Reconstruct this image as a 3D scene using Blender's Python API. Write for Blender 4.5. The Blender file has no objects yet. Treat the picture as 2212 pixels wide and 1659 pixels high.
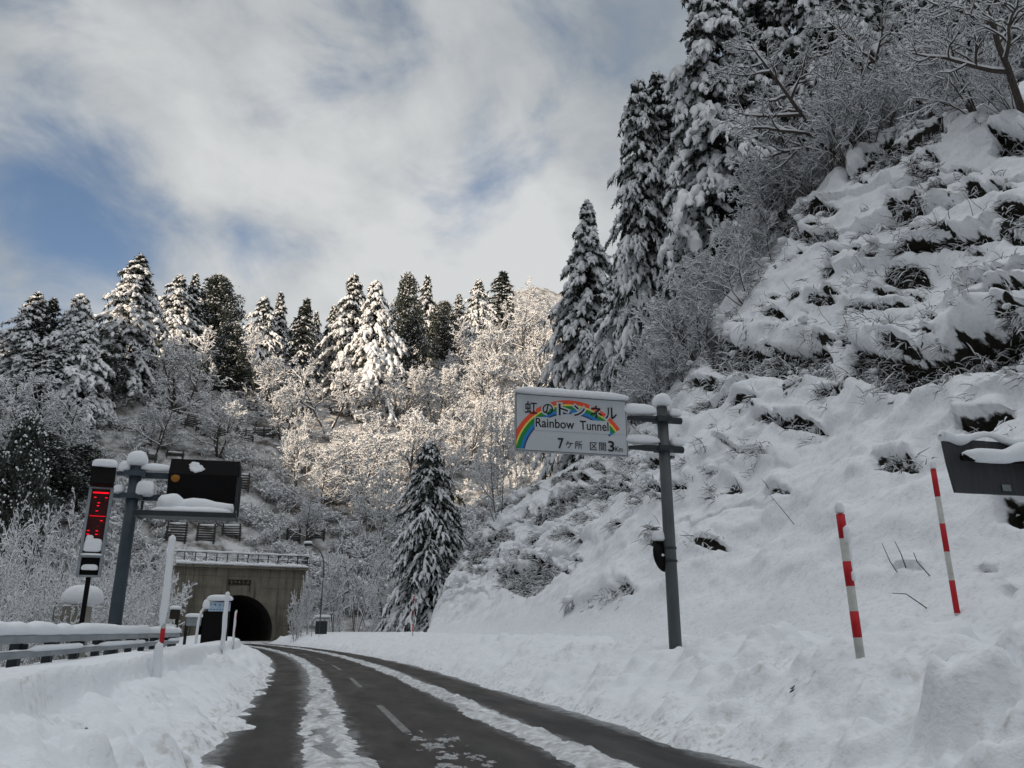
import bpy, bmesh, math, random
import numpy as np
np.seterr(all="ignore")
from mathutils import Vector, Matrix

# ------------------------------------------------------------------ camera, world, sun, exposure
SC = bpy.context.scene
COL = SC.collection
PITCH = math.radians(17.2)
FPX = 1726.0                      # focal length in units of a 2212 px wide picture
CAMZ = 1.4
cam_data = bpy.data.cameras.new("camera")
cam_data.sensor_width = 36.0
cam_data.lens = FPX / 2212.0 * 36.0
cam_data.clip_start = 0.05
cam_data.clip_end = 6000.0
cam = bpy.data.objects.new("camera", cam_data)
cam.location = (0, 0, CAMZ)
cam.rotation_euler = (math.pi / 2 + PITCH, 0, 0)
COL.objects.link(cam)
SC.camera = cam

SUN_EL = math.radians(21.0)
SUN_H = np.array([-0.62, -0.785]); SUN_H /= np.linalg.norm(SUN_H)
SUN_DIR = np.array([SUN_H[0] * math.cos(SUN_EL), SUN_H[1] * math.cos(SUN_EL), math.sin(SUN_EL)])
sun_data = bpy.data.lights.new("sun", 'SUN')
sun_data.energy = 3.5
sun_data.angle = math.radians(0.6)
sun_data.color = (1.0, 0.81, 0.60)
sun = bpy.data.objects.new("sun", sun_data)
sun.rotation_euler = Vector(-SUN_DIR).to_track_quat('-Z', 'Y').to_euler()
sun.location = tuple(SUN_DIR * 400)
COL.objects.link(sun)

world = bpy.data.worlds.new("World")
SC.world = world
world.use_nodes = True
def build_world():
    nt = world.node_tree; N = nt.nodes; L = nt.links
    N.clear()
    def nd(t, **k):
        n = N.new(t)
        for a, b in k.items(): setattr(n, a, b)
        return n
    def math_(op, a, b=None, clamp=False):
        n = nd('ShaderNodeMath', operation=op, use_clamp=clamp)
        for i, v in enumerate((a, b)):
            if v is None: continue
            if hasattr(v, 'links'): L.new(v, n.inputs[i])
            else: n.inputs[i].default_value = v
        return n.outputs[0]
    out = nd('ShaderNodeOutputWorld'); bg = nd('ShaderNodeBackground')
    bg.inputs['Strength'].default_value = 0.1
    sky = nd('ShaderNodeTexSky', sky_type='NISHITA')
    sky.sun_disc = False
    sky.sun_elevation = SUN_EL
    sky.sun_rotation = math.atan2(SUN_H[0], SUN_H[1])
    sky.altitude = 600; sky.air_density = 1.0; sky.dust_density = 0.6; sky.ozone_density = 1.6
    tc = nd('ShaderNodeTexCoord')
    sep = nd('ShaderNodeSeparateXYZ'); L.new(tc.outputs['Generated'], sep.inputs[0])
    comb = nd('ShaderNodeCombineXYZ')
    L.new(sep.outputs[0], comb.inputs[0]); L.new(sep.outputs[1], comb.inputs[1])
    L.new(math_('MULTIPLY', sep.outputs[2], 1.5), comb.inputs[2])
    def noise(scale, detail, rough, dist, off):
        mp = nd('ShaderNodeMapping'); mp.inputs['Location'].default_value = off
        mp.inputs['Rotation'].default_value = (0, 0.35, 0)
        L.new(comb.outputs[0], mp.inputs[0])
        n = nd('ShaderNodeTexNoise'); n.inputs['Scale'].default_value = scale
        n.inputs['Detail'].default_value = detail; n.inputs['Roughness'].default_value = rough
        n.inputs['Distortion'].default_value = dist
        L.new(mp.outputs[0], n.inputs['Vector'])
        return n.outputs['Fac']
    def spot(px, py, inner, outer):
        a = (px - 1106) / FPX; b = (829.5 - py) / FPX
        d = Vector((a, math.cos(PITCH) - b * math.sin(PITCH), math.sin(PITCH) + b * math.cos(PITCH))).normalized()
        dp = nd('ShaderNodeVectorMath', operation='DOT_PRODUCT')
        L.new(tc.outputs['Generated'], dp.inputs[0]); dp.inputs[1].default_value = d
        mr = nd('ShaderNodeMapRange', interpolation_type='SMOOTHSTEP')
        L.new(dp.outputs['Value'], mr.inputs['Value'])
        mr.inputs['From Min'].default_value = math.cos(math.radians(outer))
        mr.inputs['From Max'].default_value = math.cos(math.radians(inner))
        return mr.outputs[0]
    n1 = noise(2.3, 10, 0.55, 0.35, (3.1, 1.7, 0))
    n2 = noise(5.5, 10, 0.56, 0.5, (9.1, 4.7, 2))
    n3 = noise(4.2, 9, 0.55, 0.4, (1.3, 8.2, 5))
    # coverage: mostly overcast, torn open over the left of the valley
    cov = math_('ADD', math_('MULTIPLY', n1, 0.9), math_('MULTIPLY', math_('SUBTRACT', n2, 0.5), 1.15))
    cov = math_('ADD', cov, 0.41)
    for (px, py, i, o, w) in ((0, 580, 0, 10, 0.17), (200, 430, 0, 7, 0.26), (0, 10, 0, 8, 0.30), (70, 500, 0, 8, .10), (330, 600, 0, 8, .12), (60, 250, 0, 9, .10),
                              (740, 40, 0, 7, 0.20), (1090, 300, 0, 5, 0.24), (1000, 430, 0, 6, .14), (600, 480, 0, 6, .14),
                              (880, 570, 0, 7, .14), (1280, 70, 0, 6, .06), (300, 130, 0, 8, .08)):
        cov = math_('SUBTRACT', cov, math_('MULTIPLY', spot(px, py, i, o), w))
    mr = nd('ShaderNodeMapRange', interpolation_type='SMOOTHSTEP')
    L.new(cov, mr.inputs['Value'])
    mr.inputs['From Min'].default_value = 0.28; mr.inputs['From Max'].default_value = 0.80
    mr.inputs['To Min'].default_value = 0.05
    mask = math_('MULTIPLY', mr.outputs[0], 0.98)
    # cloud brightness: soft grey bellies, brighter near the valley mouth
    ramp = nd('ShaderNodeValToRGB')
    e = ramp.color_ramp.elements
    e[0].position = 0.36; e[0].color = (2.2, 2.45, 2.7, 1)
    e[1].position = 0.62; e[1].color = (4.9, 5.0, 5.0, 1)
    bri = math_('ADD', math_('MULTIPLY', n3, 0.50), math_('ADD', math_('MULTIPLY', n1, 0.25), math_('MULTIPLY', n2, 0.25)))
    for (px, py, i, o, w) in ((900, 560, 0, 22, 0.05), (520, 230, 0, 18, 0.07), (1180, 640, 0, 14, 0.06)):
        bri = math_('ADD', bri, math_('MULTIPLY', spot(px, py, i, o), w))
    for (px, py, i, o, w) in ((1500, 60, 0, 20, 0.04), (60, 180, 0, 16, 0.08), (780, 40, 0, 12, .06), (1090, 300, 0, 6, .05), (640, 470, 0, 8, .03)):
        bri = math_('SUBTRACT', bri, math_('MULTIPLY', spot(px, py, i, o), w))
    L.new(bri, ramp.inputs[0])
    # overhead cloud, out of view, brightened to add fill light on the valley
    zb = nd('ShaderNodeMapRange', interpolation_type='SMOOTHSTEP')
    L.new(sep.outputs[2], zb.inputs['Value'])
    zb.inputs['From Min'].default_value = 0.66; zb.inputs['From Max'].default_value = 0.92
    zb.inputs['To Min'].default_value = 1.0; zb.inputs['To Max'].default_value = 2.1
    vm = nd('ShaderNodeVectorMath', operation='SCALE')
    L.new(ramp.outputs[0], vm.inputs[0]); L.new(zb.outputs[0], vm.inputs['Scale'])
    mix = nd('ShaderNodeMix', data_type='RGBA')
    L.new(mask, mix.inputs['Factor'])
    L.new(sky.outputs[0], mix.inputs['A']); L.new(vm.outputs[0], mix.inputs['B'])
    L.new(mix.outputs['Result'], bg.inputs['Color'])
    L.new(bg.outputs[0], out.inputs[0])
build_world()
SC.view_settings.view_transform = 'Standard'
SC.view_settings.look = 'None'
SC.view_settings.exposure = 0.46
SC.view_settings.gamma = 1.0
SC.render.engine = 'CYCLES'
SC.cycles.use_denoising = True
SC.cycles.max_bounces = 6
SC.cycles.diffuse_bounces = 4
SC.cycles.glossy_bounces = 2
SC.cycles.use_adaptive_sampling = True
SC.cycles.adaptive_threshold = 0.02

# ------------------------------------------------------------------ materials
def mat(name, color, rough=0.7, var=0.0, vscale=4.0, color2=None, metallic=0.0, bump=0.0, bscale=30.0, spec=0.3, stretch=None):
    m = bpy.data.materials.new(name); m.use_nodes = True
    nt = m.node_tree; N = nt.nodes; L = nt.links
    b = N['Principled BSDF']
    b.inputs['Base Color'].default_value = (*color, 1)
    b.inputs['Roughness'].default_value = rough
    b.inputs['Metallic'].default_value = metallic
    b.inputs['Specular IOR Level'].default_value = spec
    tc = N.new('ShaderNodeTexCoord')
    vec = tc.outputs['Object']
    if stretch:
        mp = N.new('ShaderNodeMapping'); mp.inputs['Scale'].default_value = stretch
        L.new(vec, mp.inputs[0]); vec = mp.outputs[0]
    if var > 0:
        n = N.new('ShaderNodeTexNoise'); n.inputs['Scale'].default_value = vscale
        n.inputs['Detail'].default_value = 7; n.inputs['Roughness'].default_value = 0.6
        L.new(vec, n.inputs['Vector'])
        r = N.new('ShaderNodeValToRGB')
        c2 = color2 or tuple(c * (1 - var) for c in color)
        r.color_ramp.elements[0].position = 0.35; r.color_ramp.elements[0].color = (*c2, 1)
        r.color_ramp.elements[1].position = 0.65; r.color_ramp.elements[1].color = (*color, 1)
        L.new(n.outputs['Fac'], r.inputs[0]); L.new(r.outputs[0], b.inputs['Base Color'])
    if bump > 0:
        n = N.new('ShaderNodeTexNoise'); n.inputs['Scale'].default_value = bscale
        n.inputs['Detail'].default_value = 5
        L.new(vec, n.inputs['Vector'])
        bp = N.new('ShaderNodeBump'); bp.inputs['Strength'].default_value = 1.0; bp.inputs['Distance'].default_value = bump
        L.new(n.outputs['Fac'], bp.inputs['Height']); L.new(bp.outputs[0], b.inputs['Normal'])
    return m

M = {}
M['snow'] = mat('snow', (0.80, 0.82, 0.85), 0.75, bump=0.012, bscale=26, spec=0.15)
M['tree_snow'] = mat('tree_snow', (0.82, 0.83, 0.85), 0.8, spec=0.1)
M['bark'] = mat('bark', (0.090, 0.075, 0.063), 0.9, 0.55, 5.0, stretch=(3, 3, .6))
M['dark_bark'] = mat('dark_bark', (0.040, 0.034, 0.030), 0.9, 0.5, 4.0)
M['needles'] = mat('needles', (0.040, 0.052, 0.040), 0.75, 0.45, 0.9)
M['needles_grey'] = mat('needles_grey', (0.060, 0.072, 0.060), 0.75, 0.45, 0.9)
M['dry_grass'] = mat('dry_grass', (0.032, 0.029, 0.022), 0.9, 0.5, 2.0)
M['steel_blue'] = mat('steel_blue', (0.060, 0.082, 0.100), 0.5, 0.25, 2.5, metallic=0.15)
M['steel_grey'] = mat('steel_grey', (0.105, 0.118, 0.126), 0.5, 0.3, 3.0, metallic=0.15, stretch=(2, 2, .5))
M['rail_grey'] = mat('rail_grey', (0.27, 0.30, 0.32), 0.5, 0.3, 1.6, metallic=0.2)
M['dark_steel'] = mat('dark_steel', (0.035, 0.040, 0.044), 0.55, 0.3, 4.0)
M['black'] = mat('black_panel', (0.005, 0.0045, 0.005), 0.55, 0.3, 6.0, spec=0.12)
M['beige'] = mat('beige_paint', (0.26, 0.25, 0.20), 0.6, 0.15, 3.0)
M['sign_white'] = mat('sign_sheet', (0.50, 0.53, 0.56), 0.45, 0.05, 2.0)
M['sign_border'] = mat('sign_edge', (0.40, 0.42, 0.44), 0.4, metallic=0.3)
M['ink'] = mat('sign_ink', (0.012, 0.012, 0.014), 0.5)
M['seam'] = mat('sign_seam', (0.30, 0.32, 0.33), 0.5)
M['bow_red'] = mat('bow_red', (0.80, 0.085, 0.035), 0.5)
M['bow_yellow'] = mat('bow_yellow', (0.75, 0.66, 0.12), 0.5)
M['bow_green'] = mat('bow_green', (0.012, 0.24, 0.045), 0.5)
M['bow_blue'] = mat('bow_blue', (0.02, 0.20, 0.52), 0.5)
M['bow_navy'] = mat('bow_navy', (0.035, 0.05, 0.16), 0.5)
M['pole_red'] = mat('pole_red', (0.52, 0.012, 0.022), 0.5, 0.2, 9.0)
M['pole_white'] = mat('pole_white', (0.60, 0.60, 0.56), 0.55, 0.25, 7.0)
M['signback'] = mat('sign_back', (0.050, 0.052, 0.056), 0.6, 0.35, 3.0, stretch=(6, 6, .4))
M['sticker'] = mat('sticker', (0.20, 0.23, 0.24), 0.5, 0.2, 20)
M['blue_white'] = mat('header_sheet', (0.42, 0.52, 0.62), 0.5)
M['header_ink'] = mat('header_ink', (0.03, 0.12, 0.28), 0.5)
M['tunnel_lining'] = mat('tunnel_lining', (0.10, 0.095, 0.085), 0.9, 0.5, 0.6)
M['fence_wood'] = mat('barrier_steel', (0.045, 0.043, 0.042), 0.8, 0.3, 3.0)
M['amber'] = mat('amber_lens', (0.36, 0.15, 0.02), 0.5, 0.3, 60)

def emis(name, color, strength):
    m = bpy.data.materials.new(name); m.use_nodes = True
    b = m.node_tree.nodes['Principled BSDF']
    b.inputs['Base Color'].default_value = (*[c * .3 for c in color], 1)
    b.inputs['Emission Color'].default_value = (*color, 1)
    b.inputs['Emission Strength'].default_value = strength
    return m
M['led_red'] = emis('led_red', (1.0, 0.0, 0.012), .85)
M['led_dim'] = emis('led_dim', (1.0, 0.0, 0.012), 0.03)
M['led_screen'] = mat('led_screen', (0.055, 0.002, 0.004), 0.4, 0.5, 9.0)

def mat_ground():
    """Snow that shows dark soil, roots and moss where the vertex attribute 'bare' says the ground is exposed, and grit where 'dirt' is set."""
    m = bpy.data.materials.new('snow_ground'); m.use_nodes = True
    nt = m.node_tree; N = nt.nodes; L = nt.links
    b = N['Principled BSDF']; b.inputs['Roughness'].default_value = 0.8; b.inputs['Specular IOR Level'].default_value = 0.12
    tc = N.new('ShaderNodeTexCoord')
    at = N.new('ShaderNodeAttribute'); at.attribute_name = 'bare'
    ad = N.new('ShaderNodeAttribute'); ad.attribute_name = 'dirt'
    def noise(s, d):
        n = N.new('ShaderNodeTexNoise'); n.inputs['Scale'].default_value = s; n.inputs['Detail'].default_value = d
        L.new(tc.outputs['Object'], n.inputs['Vector']); return n.outputs['Fac']
    nf = noise(3.5, 8)
    a = N.new('ShaderNodeMath'); a.operation = 'MULTIPLY_ADD'
    L.new(nf, a.inputs[0]); a.inputs[1].default_value = 0.9; a.inputs[2].default_value = -0.45
    s = N.new('ShaderNodeMath'); s.operation = 'ADD'
    L.new(a.outputs[0], s.inputs[0]); L.new(at.outputs['Fac'], s.inputs[1])
    mr = N.new('ShaderNodeMapRange'); mr.inputs['From Min'].default_value = 0.42; mr.inputs['From Max'].default_value = 0.56
    L.new(s.outputs[0], mr.inputs['Value'])
    soil = N.new('ShaderNodeValToRGB')
    soil.color_ramp.elements[0].color = (0.006, 0.0055, 0.005, 1); soil.color_ramp.elements[1].color = (0.030, 0.028, 0.020, 1)
    L.new(noise(7.0, 8), soil.inputs[0])
    grit = N.new('ShaderNodeMapRange'); grit.inputs['From Min'].default_value = 0.50; grit.inputs['From Max'].default_value = 0.72
    g1 = noise(9.0, 8)
    g2 = N.new('ShaderNodeMath'); g2.operation = 'MULTIPLY'
    L.new(g1, grit.inputs['Value']); L.new(grit.outputs[0], g2.inputs[0]); L.new(ad.outputs['Fac'], g2.inputs[1])
    mx1 = N.new('ShaderNodeMix'); mx1.data_type = 'RGBA'
    mx1.inputs['A'].default_value = (0.80, 0.82, 0.85, 1); mx1.inputs['B'].default_value = (0.36, 0.33, 0.29, 1)
    L.new(g2.outputs[0], mx1.inputs['Factor'])
    mx2 = N.new('ShaderNodeMix'); mx2.data_type = 'RGBA'
    L.new(mr.outputs[0], mx2.inputs['Factor']); L.new(mx1.outputs['Result'], mx2.inputs['A']); L.new(soil.outputs[0], mx2.inputs['B'])
    L.new(mx2.outputs['Result'], b.inputs['Base Color'])
    bp = N.new('ShaderNodeBump'); bp.inputs['Distance'].default_value = 0.012
    L.new(noise(22.0, 6), bp.inputs['Height'])
    b2 = N.new('ShaderNodeBump'); b2.inputs['Distance'].default_value = 0.035
    L.new(noise(4.2, 7), b2.inputs['Height']); L.new(bp.outputs[0], b2.inputs['Normal']); L.new(b2.outputs[0], b.inputs['Normal'])
    return m
M['ground'] = mat_ground()

def mat_hill():
    """Far hillside: snow with brown brush showing through in patches."""
    m = bpy.data.materials.new('hill_snow'); m.use_nodes = True
    nt = m.node_tree; N = nt.nodes; L = nt.links
    b = N['Principled BSDF']; b.inputs['Roughness'].default_value = 0.9; b.inputs['Specular IOR Level'].default_value = 0.1
    tc = N.new('ShaderNodeTexCoord')
    n = N.new('ShaderNodeTexNoise'); n.inputs['Scale'].default_value = 0.35; n.inputs['Detail'].default_value = 12; n.inputs['Roughness'].default_value = 0.72
    L.new(tc.outputs['Object'], n.inputs['Vector'])
    r = N.new('ShaderNodeValToRGB')
    r.color_ramp.elements[0].position = 0.38; r.color_ramp.elements[0].color = (0.10, 0.088, 0.075, 1)
    r.color_ramp.elements[1].position = 0.60; r.color_ramp.elements[1].color = (0.62, 0.62, 0.63, 1)
    L.new(n.outputs['Fac'], r.inputs[0]); L.new(r.outputs[0], b.inputs['Base Color'])
    bp = N.new('ShaderNodeBump'); bp.inputs['Distance'].default_value = 0.5
    L.new(n.outputs['Fac'], bp.inputs['Height']); L.new(bp.outputs[0], b.inputs['Normal'])
    return m
M['hill'] = mat_hill()

def mat_concrete():
    m = bpy.data.materials.new('weathered_concrete'); m.use_nodes = True
    nt = m.node_tree; N = nt.nodes; L = nt.links
    b = N['Principled BSDF']; b.inputs['Roughness'].default_value = 0.85
    tc = N.new('ShaderNodeTexCoord')
    def noise(scl, s, d):
        mp = N.new('ShaderNodeMapping'); mp.inputs['Scale'].default_value = scl
        L.new(tc.outputs['Object'], mp.inputs[0])
        n = N.new('ShaderNodeTexNoise'); n.inputs['Scale'].default_value = s; n.inputs['Detail'].default_value = d
        n.inputs['Roughness'].default_value = 0.65
        L.new(mp.outputs[0], n.inputs['Vector']); return n.outputs['Fac']
    r1 = N.new('ShaderNodeValToRGB')
    r1.color_ramp.elements[0].position = 0.3; r1.color_ramp.elements[0].color = (0.125, 0.113, 0.088, 1)
    r1.color_ramp.elements[1].position = 0.7; r1.color_ramp.elements[1].color = (0.250, 0.230, 0.182, 1)
    L.new(noise((1, 1, 1), 0.5, 9), r1.inputs[0])
    st = N.new('ShaderNodeMapRange'); st.inputs['From Min'].default_value = 0.50; st.inputs['From Max'].default_value = 0.68
    L.new(noise((1.6, 1.6, .10), 1.1, 8), st.inputs['Value'])
    mx = N.new('ShaderNodeMix'); mx.data_type = 'RGBA'
    L.new(st.outputs[0], mx.inputs['Factor']); L.new(r1.outputs[0], mx.inputs['A']); mx.inputs['B'].default_value = (0.07, 0.063, 0.05, 1)
    L.new(mx.outputs['Result'], b.inputs['Base Color'])
    return m
M['concrete'] = mat_concrete()
M['concrete_dark'] = mat('stained_concrete', (0.035, 0.030, 0.022), 0.9, 0.4, 3.0)

def mat_asphalt():
    """Wet asphalt; object coordinates: x across the road (t), y along it (UV map 'road')."""
    m = bpy.data.materials.new('asphalt'); m.use_nodes = True
    nt = m.node_tree; N = nt.nodes; L = nt.links
    b = N['Principled BSDF']; b.inputs['Specular IOR Level'].default_value = 0.22
    uv = N.new('ShaderNodeUVMap'); uv.uv_map = 'road'
    def noise(scl, s, d, rough=.6):
        mp = N.new('ShaderNodeMapping'); mp.inputs['Scale'].default_value = scl
        L.new(uv.outputs[0], mp.inputs[0])
        n = N.new('ShaderNodeTexNoise'); n.inputs['Scale'].default_value = s; n.inputs['Detail'].default_value = d
        n.inputs['Roughness'].default_value = rough
        L.new(mp.outputs[0], n.inputs['Vector']); return n.outputs['Fac']
    r = N.new('ShaderNodeValToRGB')
    r.color_ramp.elements[0].position = 0.40; r.color_ramp.elements[0].color = (0.0045, 0.0045, 0.0045, 1)
    r.color_ramp.elements[1].position = 0.66; r.color_ramp.elements[1].color = (0.028, 0.022, 0.021, 1)
    L.new(noise((1.4, .22, 1), 1.6, 8), r.inputs[0])
    # thin slush film in streaks along the wheel direction
    sl = N.new('ShaderNodeMapRange'); sl.inputs['From Min'].default_value = 0.60; sl.inputs['From Max'].default_value = 0.80
    L.new(noise((3.2, .5, 1), 1.3, 9, .75), sl.inputs['Value'])
    sx = N.new('ShaderNodeSeparateXYZ'); L.new(uv.outputs[0], sx.inputs[0])
    def band(c, w):      # closeness to a line of ploughed snow at offset c
        d = N.new('ShaderNodeMath'); d.operation = 'SUBTRACT'; L.new(sx.outputs[0], d.inputs[0]); d.inputs[1].default_value = c
        ab = N.new('ShaderNodeMath'); ab.operation = 'ABSOLUTE'; L.new(d.outputs[0], ab.inputs[0])
        q = N.new('ShaderNodeMapRange'); q.inputs['From Min'].default_value = w; q.inputs['From Max'].default_value = 0.0; L.new(ab.outputs[0], q.inputs['Value'])
        return q.outputs[0]
    tot = None
    for c, w in ((-3.0, .75), (3.0, .8), (-1.45, 1.0), (1.35, .85)):
        b_ = band(c, w)
        if tot is None: tot = b_
        else:
            mxm = N.new('ShaderNodeMath'); mxm.operation = 'MAXIMUM'; L.new(tot, mxm.inputs[0]); L.new(b_, mxm.inputs[1]); tot = mxm.outputs[0]
    nn = noise((1, .55, 1), 5.0, 9, .75)
    fr = N.new('ShaderNodeMath'); fr.operation = 'MULTIPLY'; L.new(tot, fr.inputs[0]); L.new(nn, fr.inputs[1])
    fm = N.new('ShaderNodeMapRange'); fm.inputs['From Min'].default_value = 0.26; fm.inputs['From Max'].default_value = 0.46; L.new(fr.outputs[0], fm.inputs['Value'])
    k0 = N.new('ShaderNodeMath'); k0.operation = 'MULTIPLY'; k0.inputs[1].default_value = 0.30
    L.new(sl.outputs[0], k0.inputs[0])
    k1 = N.new('ShaderNodeMath'); k1.operation = 'MULTIPLY'; k1.inputs[1].default_value = 0.9
    L.new(fm.outputs[0], k1.inputs[0])
    k = N.new('ShaderNodeMath'); k.operation = 'MAXIMUM'; L.new(k0.outputs[0], k.inputs[0]); L.new(k1.outputs[0], k.inputs[1])
    mx = N.new('ShaderNodeMix'); mx.data_type = 'RGBA'; mx.inputs['B'].default_value = (0.30, 0.31, 0.32, 1)
    L.new(k.outputs[0], mx.inputs['Factor']); L.new(r.outputs[0], mx.inputs['A'])
    L.new(mx.outputs['Result'], b.inputs['Base Color'])
    rr = N.new('ShaderNodeMapRange'); rr.inputs['To Min'].default_value = 0.25; rr.inputs['To Max'].default_value = 0.75
    L.new(noise((.9, .25, 1), 1.4, 6), rr.inputs['Value']); L.new(rr.outputs[0], b.inputs['Roughness'])
    bp = N.new('ShaderNodeBump'); bp.inputs['Distance'].default_value = 0.006
    L.new(noise((1, 1, 1), 60, 3), bp.inputs['Height']); L.new(bp.outputs[0], b.inputs['Normal'])
    return m
M['asphalt'] = mat_asphalt()
M['line_paint'] = mat('line_paint', (0.26, 0.26, 0.255), 0.7, 0.65, 7.0)
M['slush'] = mat('slush', (0.74, 0.76, 0.78), 0.7, 0.45, 5.0, color2=(0.34, 0.34, 0.34), bump=0.02, bscale=14)

M['slush_thin'] = mat('slush_thin', (0.48, 0.49, 0.50), 0.6, 0.6, 16.0, color2=(0.10, 0.10, 0.10), bump=0.01, bscale=20)

# ------------------------------------------------------------------ noise
def _h(ix, iy, iz, seed):
    n = (ix.astype(np.int64) * 374761393 + iy.astype(np.int64) * 668265263 + iz.astype(np.int64) * 2147483647 + seed * 1274126177) & 0xFFFFFFFF
    n = ((n ^ (n >> 13)) * 1274126177) & 0xFFFFFFFF
    n = ((n ^ (n >> 16)) * 2246822519) & 0xFFFFFFFF
    n = n ^ (n >> 15)
    return (n & 0xFFFFFF) / float(0x7FFFFF) - 1.0
def vnoise(x, y, z=None, seed=0):
    x = np.asarray(x, float); y = np.asarray(y, float)
    z = np.zeros_like(x) if z is None else np.asarray(z, float)
    x, y, z = np.broadcast_arrays(x, y, z)
    fx, fy, fz = np.floor(x), np.floor(y), np.floor(z)
    ux, uy, uz = x - fx, y - fy, z - fz
    q = lambda t: t * t * t * (t * (t * 6 - 15) + 10)
    ux, uy, uz = q(ux), q(uy), q(uz)
    r = 0
    for dx in (0, 1):
        wx = ux if dx else 1 - ux
        for dy in (0, 1):
            wy = uy if dy else 1 - uy
            for dz in (0, 1):
                wz = uz if dz else 1 - uz
                r = r + wx * wy * wz * _h(fx + dx, fy + dy, fz + dz, seed)
    return r
def fbm(x, y, z=None, oct=4, seed=0, gain=.5):
    a, r, f, tot = 1.0, 0, 1.0, 0
    for i in range(oct):
        r = r + a * vnoise(np.asarray(x) * f + 13.7 * i, np.asarray(y) * f + 7.3 * i, None if z is None else np.asarray(z) * f, seed + i)
        tot += a; a *= gain; f *= 2.03
    return r / tot
def sstep(a, b, x):
    t = np.clip((np.asarray(x, float) - a) / (b - a), 0, 1)
    return t * t * (3 - 2 * t)

# ------------------------------------------------------------------ picture <-> place
CP, SP = math.cos(PITCH), math.sin(PITCH)
def ray(px, py):
    a = (px - 1106) / FPX; b = (829.5 - py) / FPX
    return np.array([a, CP - b * SP, SP + b * CP])
def at_k(px, py, k): return ray(px, py) * k + np.array([0, 0, CAMZ])
def at_dist(px, py, d):
    r = ray(px, py); return r * (d / math.hypot(r[0], r[1])) + np.array([0, 0, CAMZ])
def project(p):
    p = np.asarray(p, float)
    x, y, z = p[..., 0], p[..., 1], p[..., 2] - CAMZ
    dep = y * CP + z * SP; up = -y * SP + z * CP
    dep = np.where(dep < .1, .1, dep)
    return 1106 + FPX * x / dep, 829.5 - FPX * up / dep

# ------------------------------------------------------------------ mesh helpers
class MB:
    def __init__(s): s.v = []; s.f4 = []; s.f3 = []; s.m4 = []; s.m3 = []; s.n = 0
    def add(s, v, q=None, t=None, m=0):
        v = np.asarray(v, np.float32).reshape(-1, 3)
        if q is not None and len(q):
            q = np.asarray(q, np.int64).reshape(-1, 4); s.f4.append(q + s.n); s.m4.append(np.full(len(q), m))
        if t is not None and len(t):
            t = np.asarray(t, np.int64).reshape(-1, 3); s.f3.append(t + s.n); s.m3.append(np.full(len(t), m))
        s.v.append(v); s.n += len(v)
        return s
    def mesh(s, name, mats, smooth=True):
        me = bpy.data.meshes.new(name)
        v = np.concatenate(s.v) if s.v else np.zeros((0, 3), np.float32)
        q = np.concatenate(s.f4) if s.f4 else np.zeros((0, 4), np.int64)
        t = np.concatenate(s.f3) if s.f3 else np.zeros((0, 3), np.int64)
        me.vertices.add(len(v)); me.vertices.foreach_set('co', v.astype(np.float32).ravel())
        nl = len(q) * 4 + len(t) * 3
        me.loops.add(nl)
        me.loops.foreach_set('vertex_index', np.concatenate([q.ravel(), t.ravel()]).astype(np.int32))
        me.polygons.add(len(q) + len(t))
        ls = np.concatenate([np.arange(len(q)) * 4, len(q) * 4 + np.arange(len(t)) * 3]).astype(np.int32)
        me.polygons.foreach_set('loop_start', ls)
        if not isinstance(mats, (list, tuple)): mats = [mats]
        for m in mats: me.materials.append(m)
        if len(mats) > 1:
            mi = np.concatenate([np.concatenate(s.m4) if s.m4 else np.zeros(0), np.concatenate(s.m3) if s.m3 else np.zeros(0)]).astype(np.int32)
            me.polygons.foreach_set('material_index', mi)
        me.polygons.foreach_set('use_smooth', np.full(len(q) + len(t), bool(smooth)))
        me.update(calc_edges=True); me.validate()
        return me
    def build(s, name, mats, parent=None, smooth=True):
        return link(name, s.mesh(name, mats, smooth), parent)

def link(name, me, parent=None):
    o = bpy.data.objects.new(name, me); COL.objects.link(o)
    if parent is not None: o.parent = parent
    return o
def tag(o, label=None, cat=None, group=None, kind=None):
    if label: o['label'] = label
    if cat: o['category'] = cat
    if group: o['group'] = group
    if kind: o['kind'] = kind
    return o
def thing(name, label, cat, loc=(0, 0, 0), rz=0, group=None):
    o = bpy.data.objects.new(name, None); COL.objects.link(o)
    o.empty_display_size = 0.2
    o.location = tuple(float(c) for c in loc); o.rotation_euler = (0, 0, rz)
    return tag(o, label, cat, group)

def tubes(P, R, k=5, squash=1.0, up=(0, 0, 1)):
    """P (T,n,3), R (T,n): a batch of tubes; rings of k, squashed along the up side."""
    P = np.asarray(P, float); R = np.asarray(R, float)
    T, n, _ = P.shape
    t = np.gradient(P, axis=1)
    t /= np.linalg.norm(t, axis=2, keepdims=True) + 1e-9
    ref = np.broadcast_to(np.array(up, float), t.shape).copy()
    steep = np.abs(t[:, :, 2]).mean(1) > .93
    ref[steep] = (1.0, 0.13, 0)
    u = np.cross(t, ref); u /= np.linalg.norm(u, axis=2, keepdims=True) + 1e-9
    w = np.cross(u, t)
    a = np.arange(k) / k * 2 * math.pi
    ring = P[:, :, None] + R[:, :, None, None] * (np.cos(a)[None, None, :, None] * u[:, :, None] + squash * np.sin(a)[None, None, :, None] * w[:, :, None])
    idx = np.arange(T * n * k).reshape(T, n, k)
    A = idx[:, :-1]; B = idx[:, 1:]
    q = np.stack([A, np.roll(A, -1, 2), np.roll(B, -1, 2), B], -1).reshape(-1, 4)
    return ring.reshape(-1, 3), q
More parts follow.
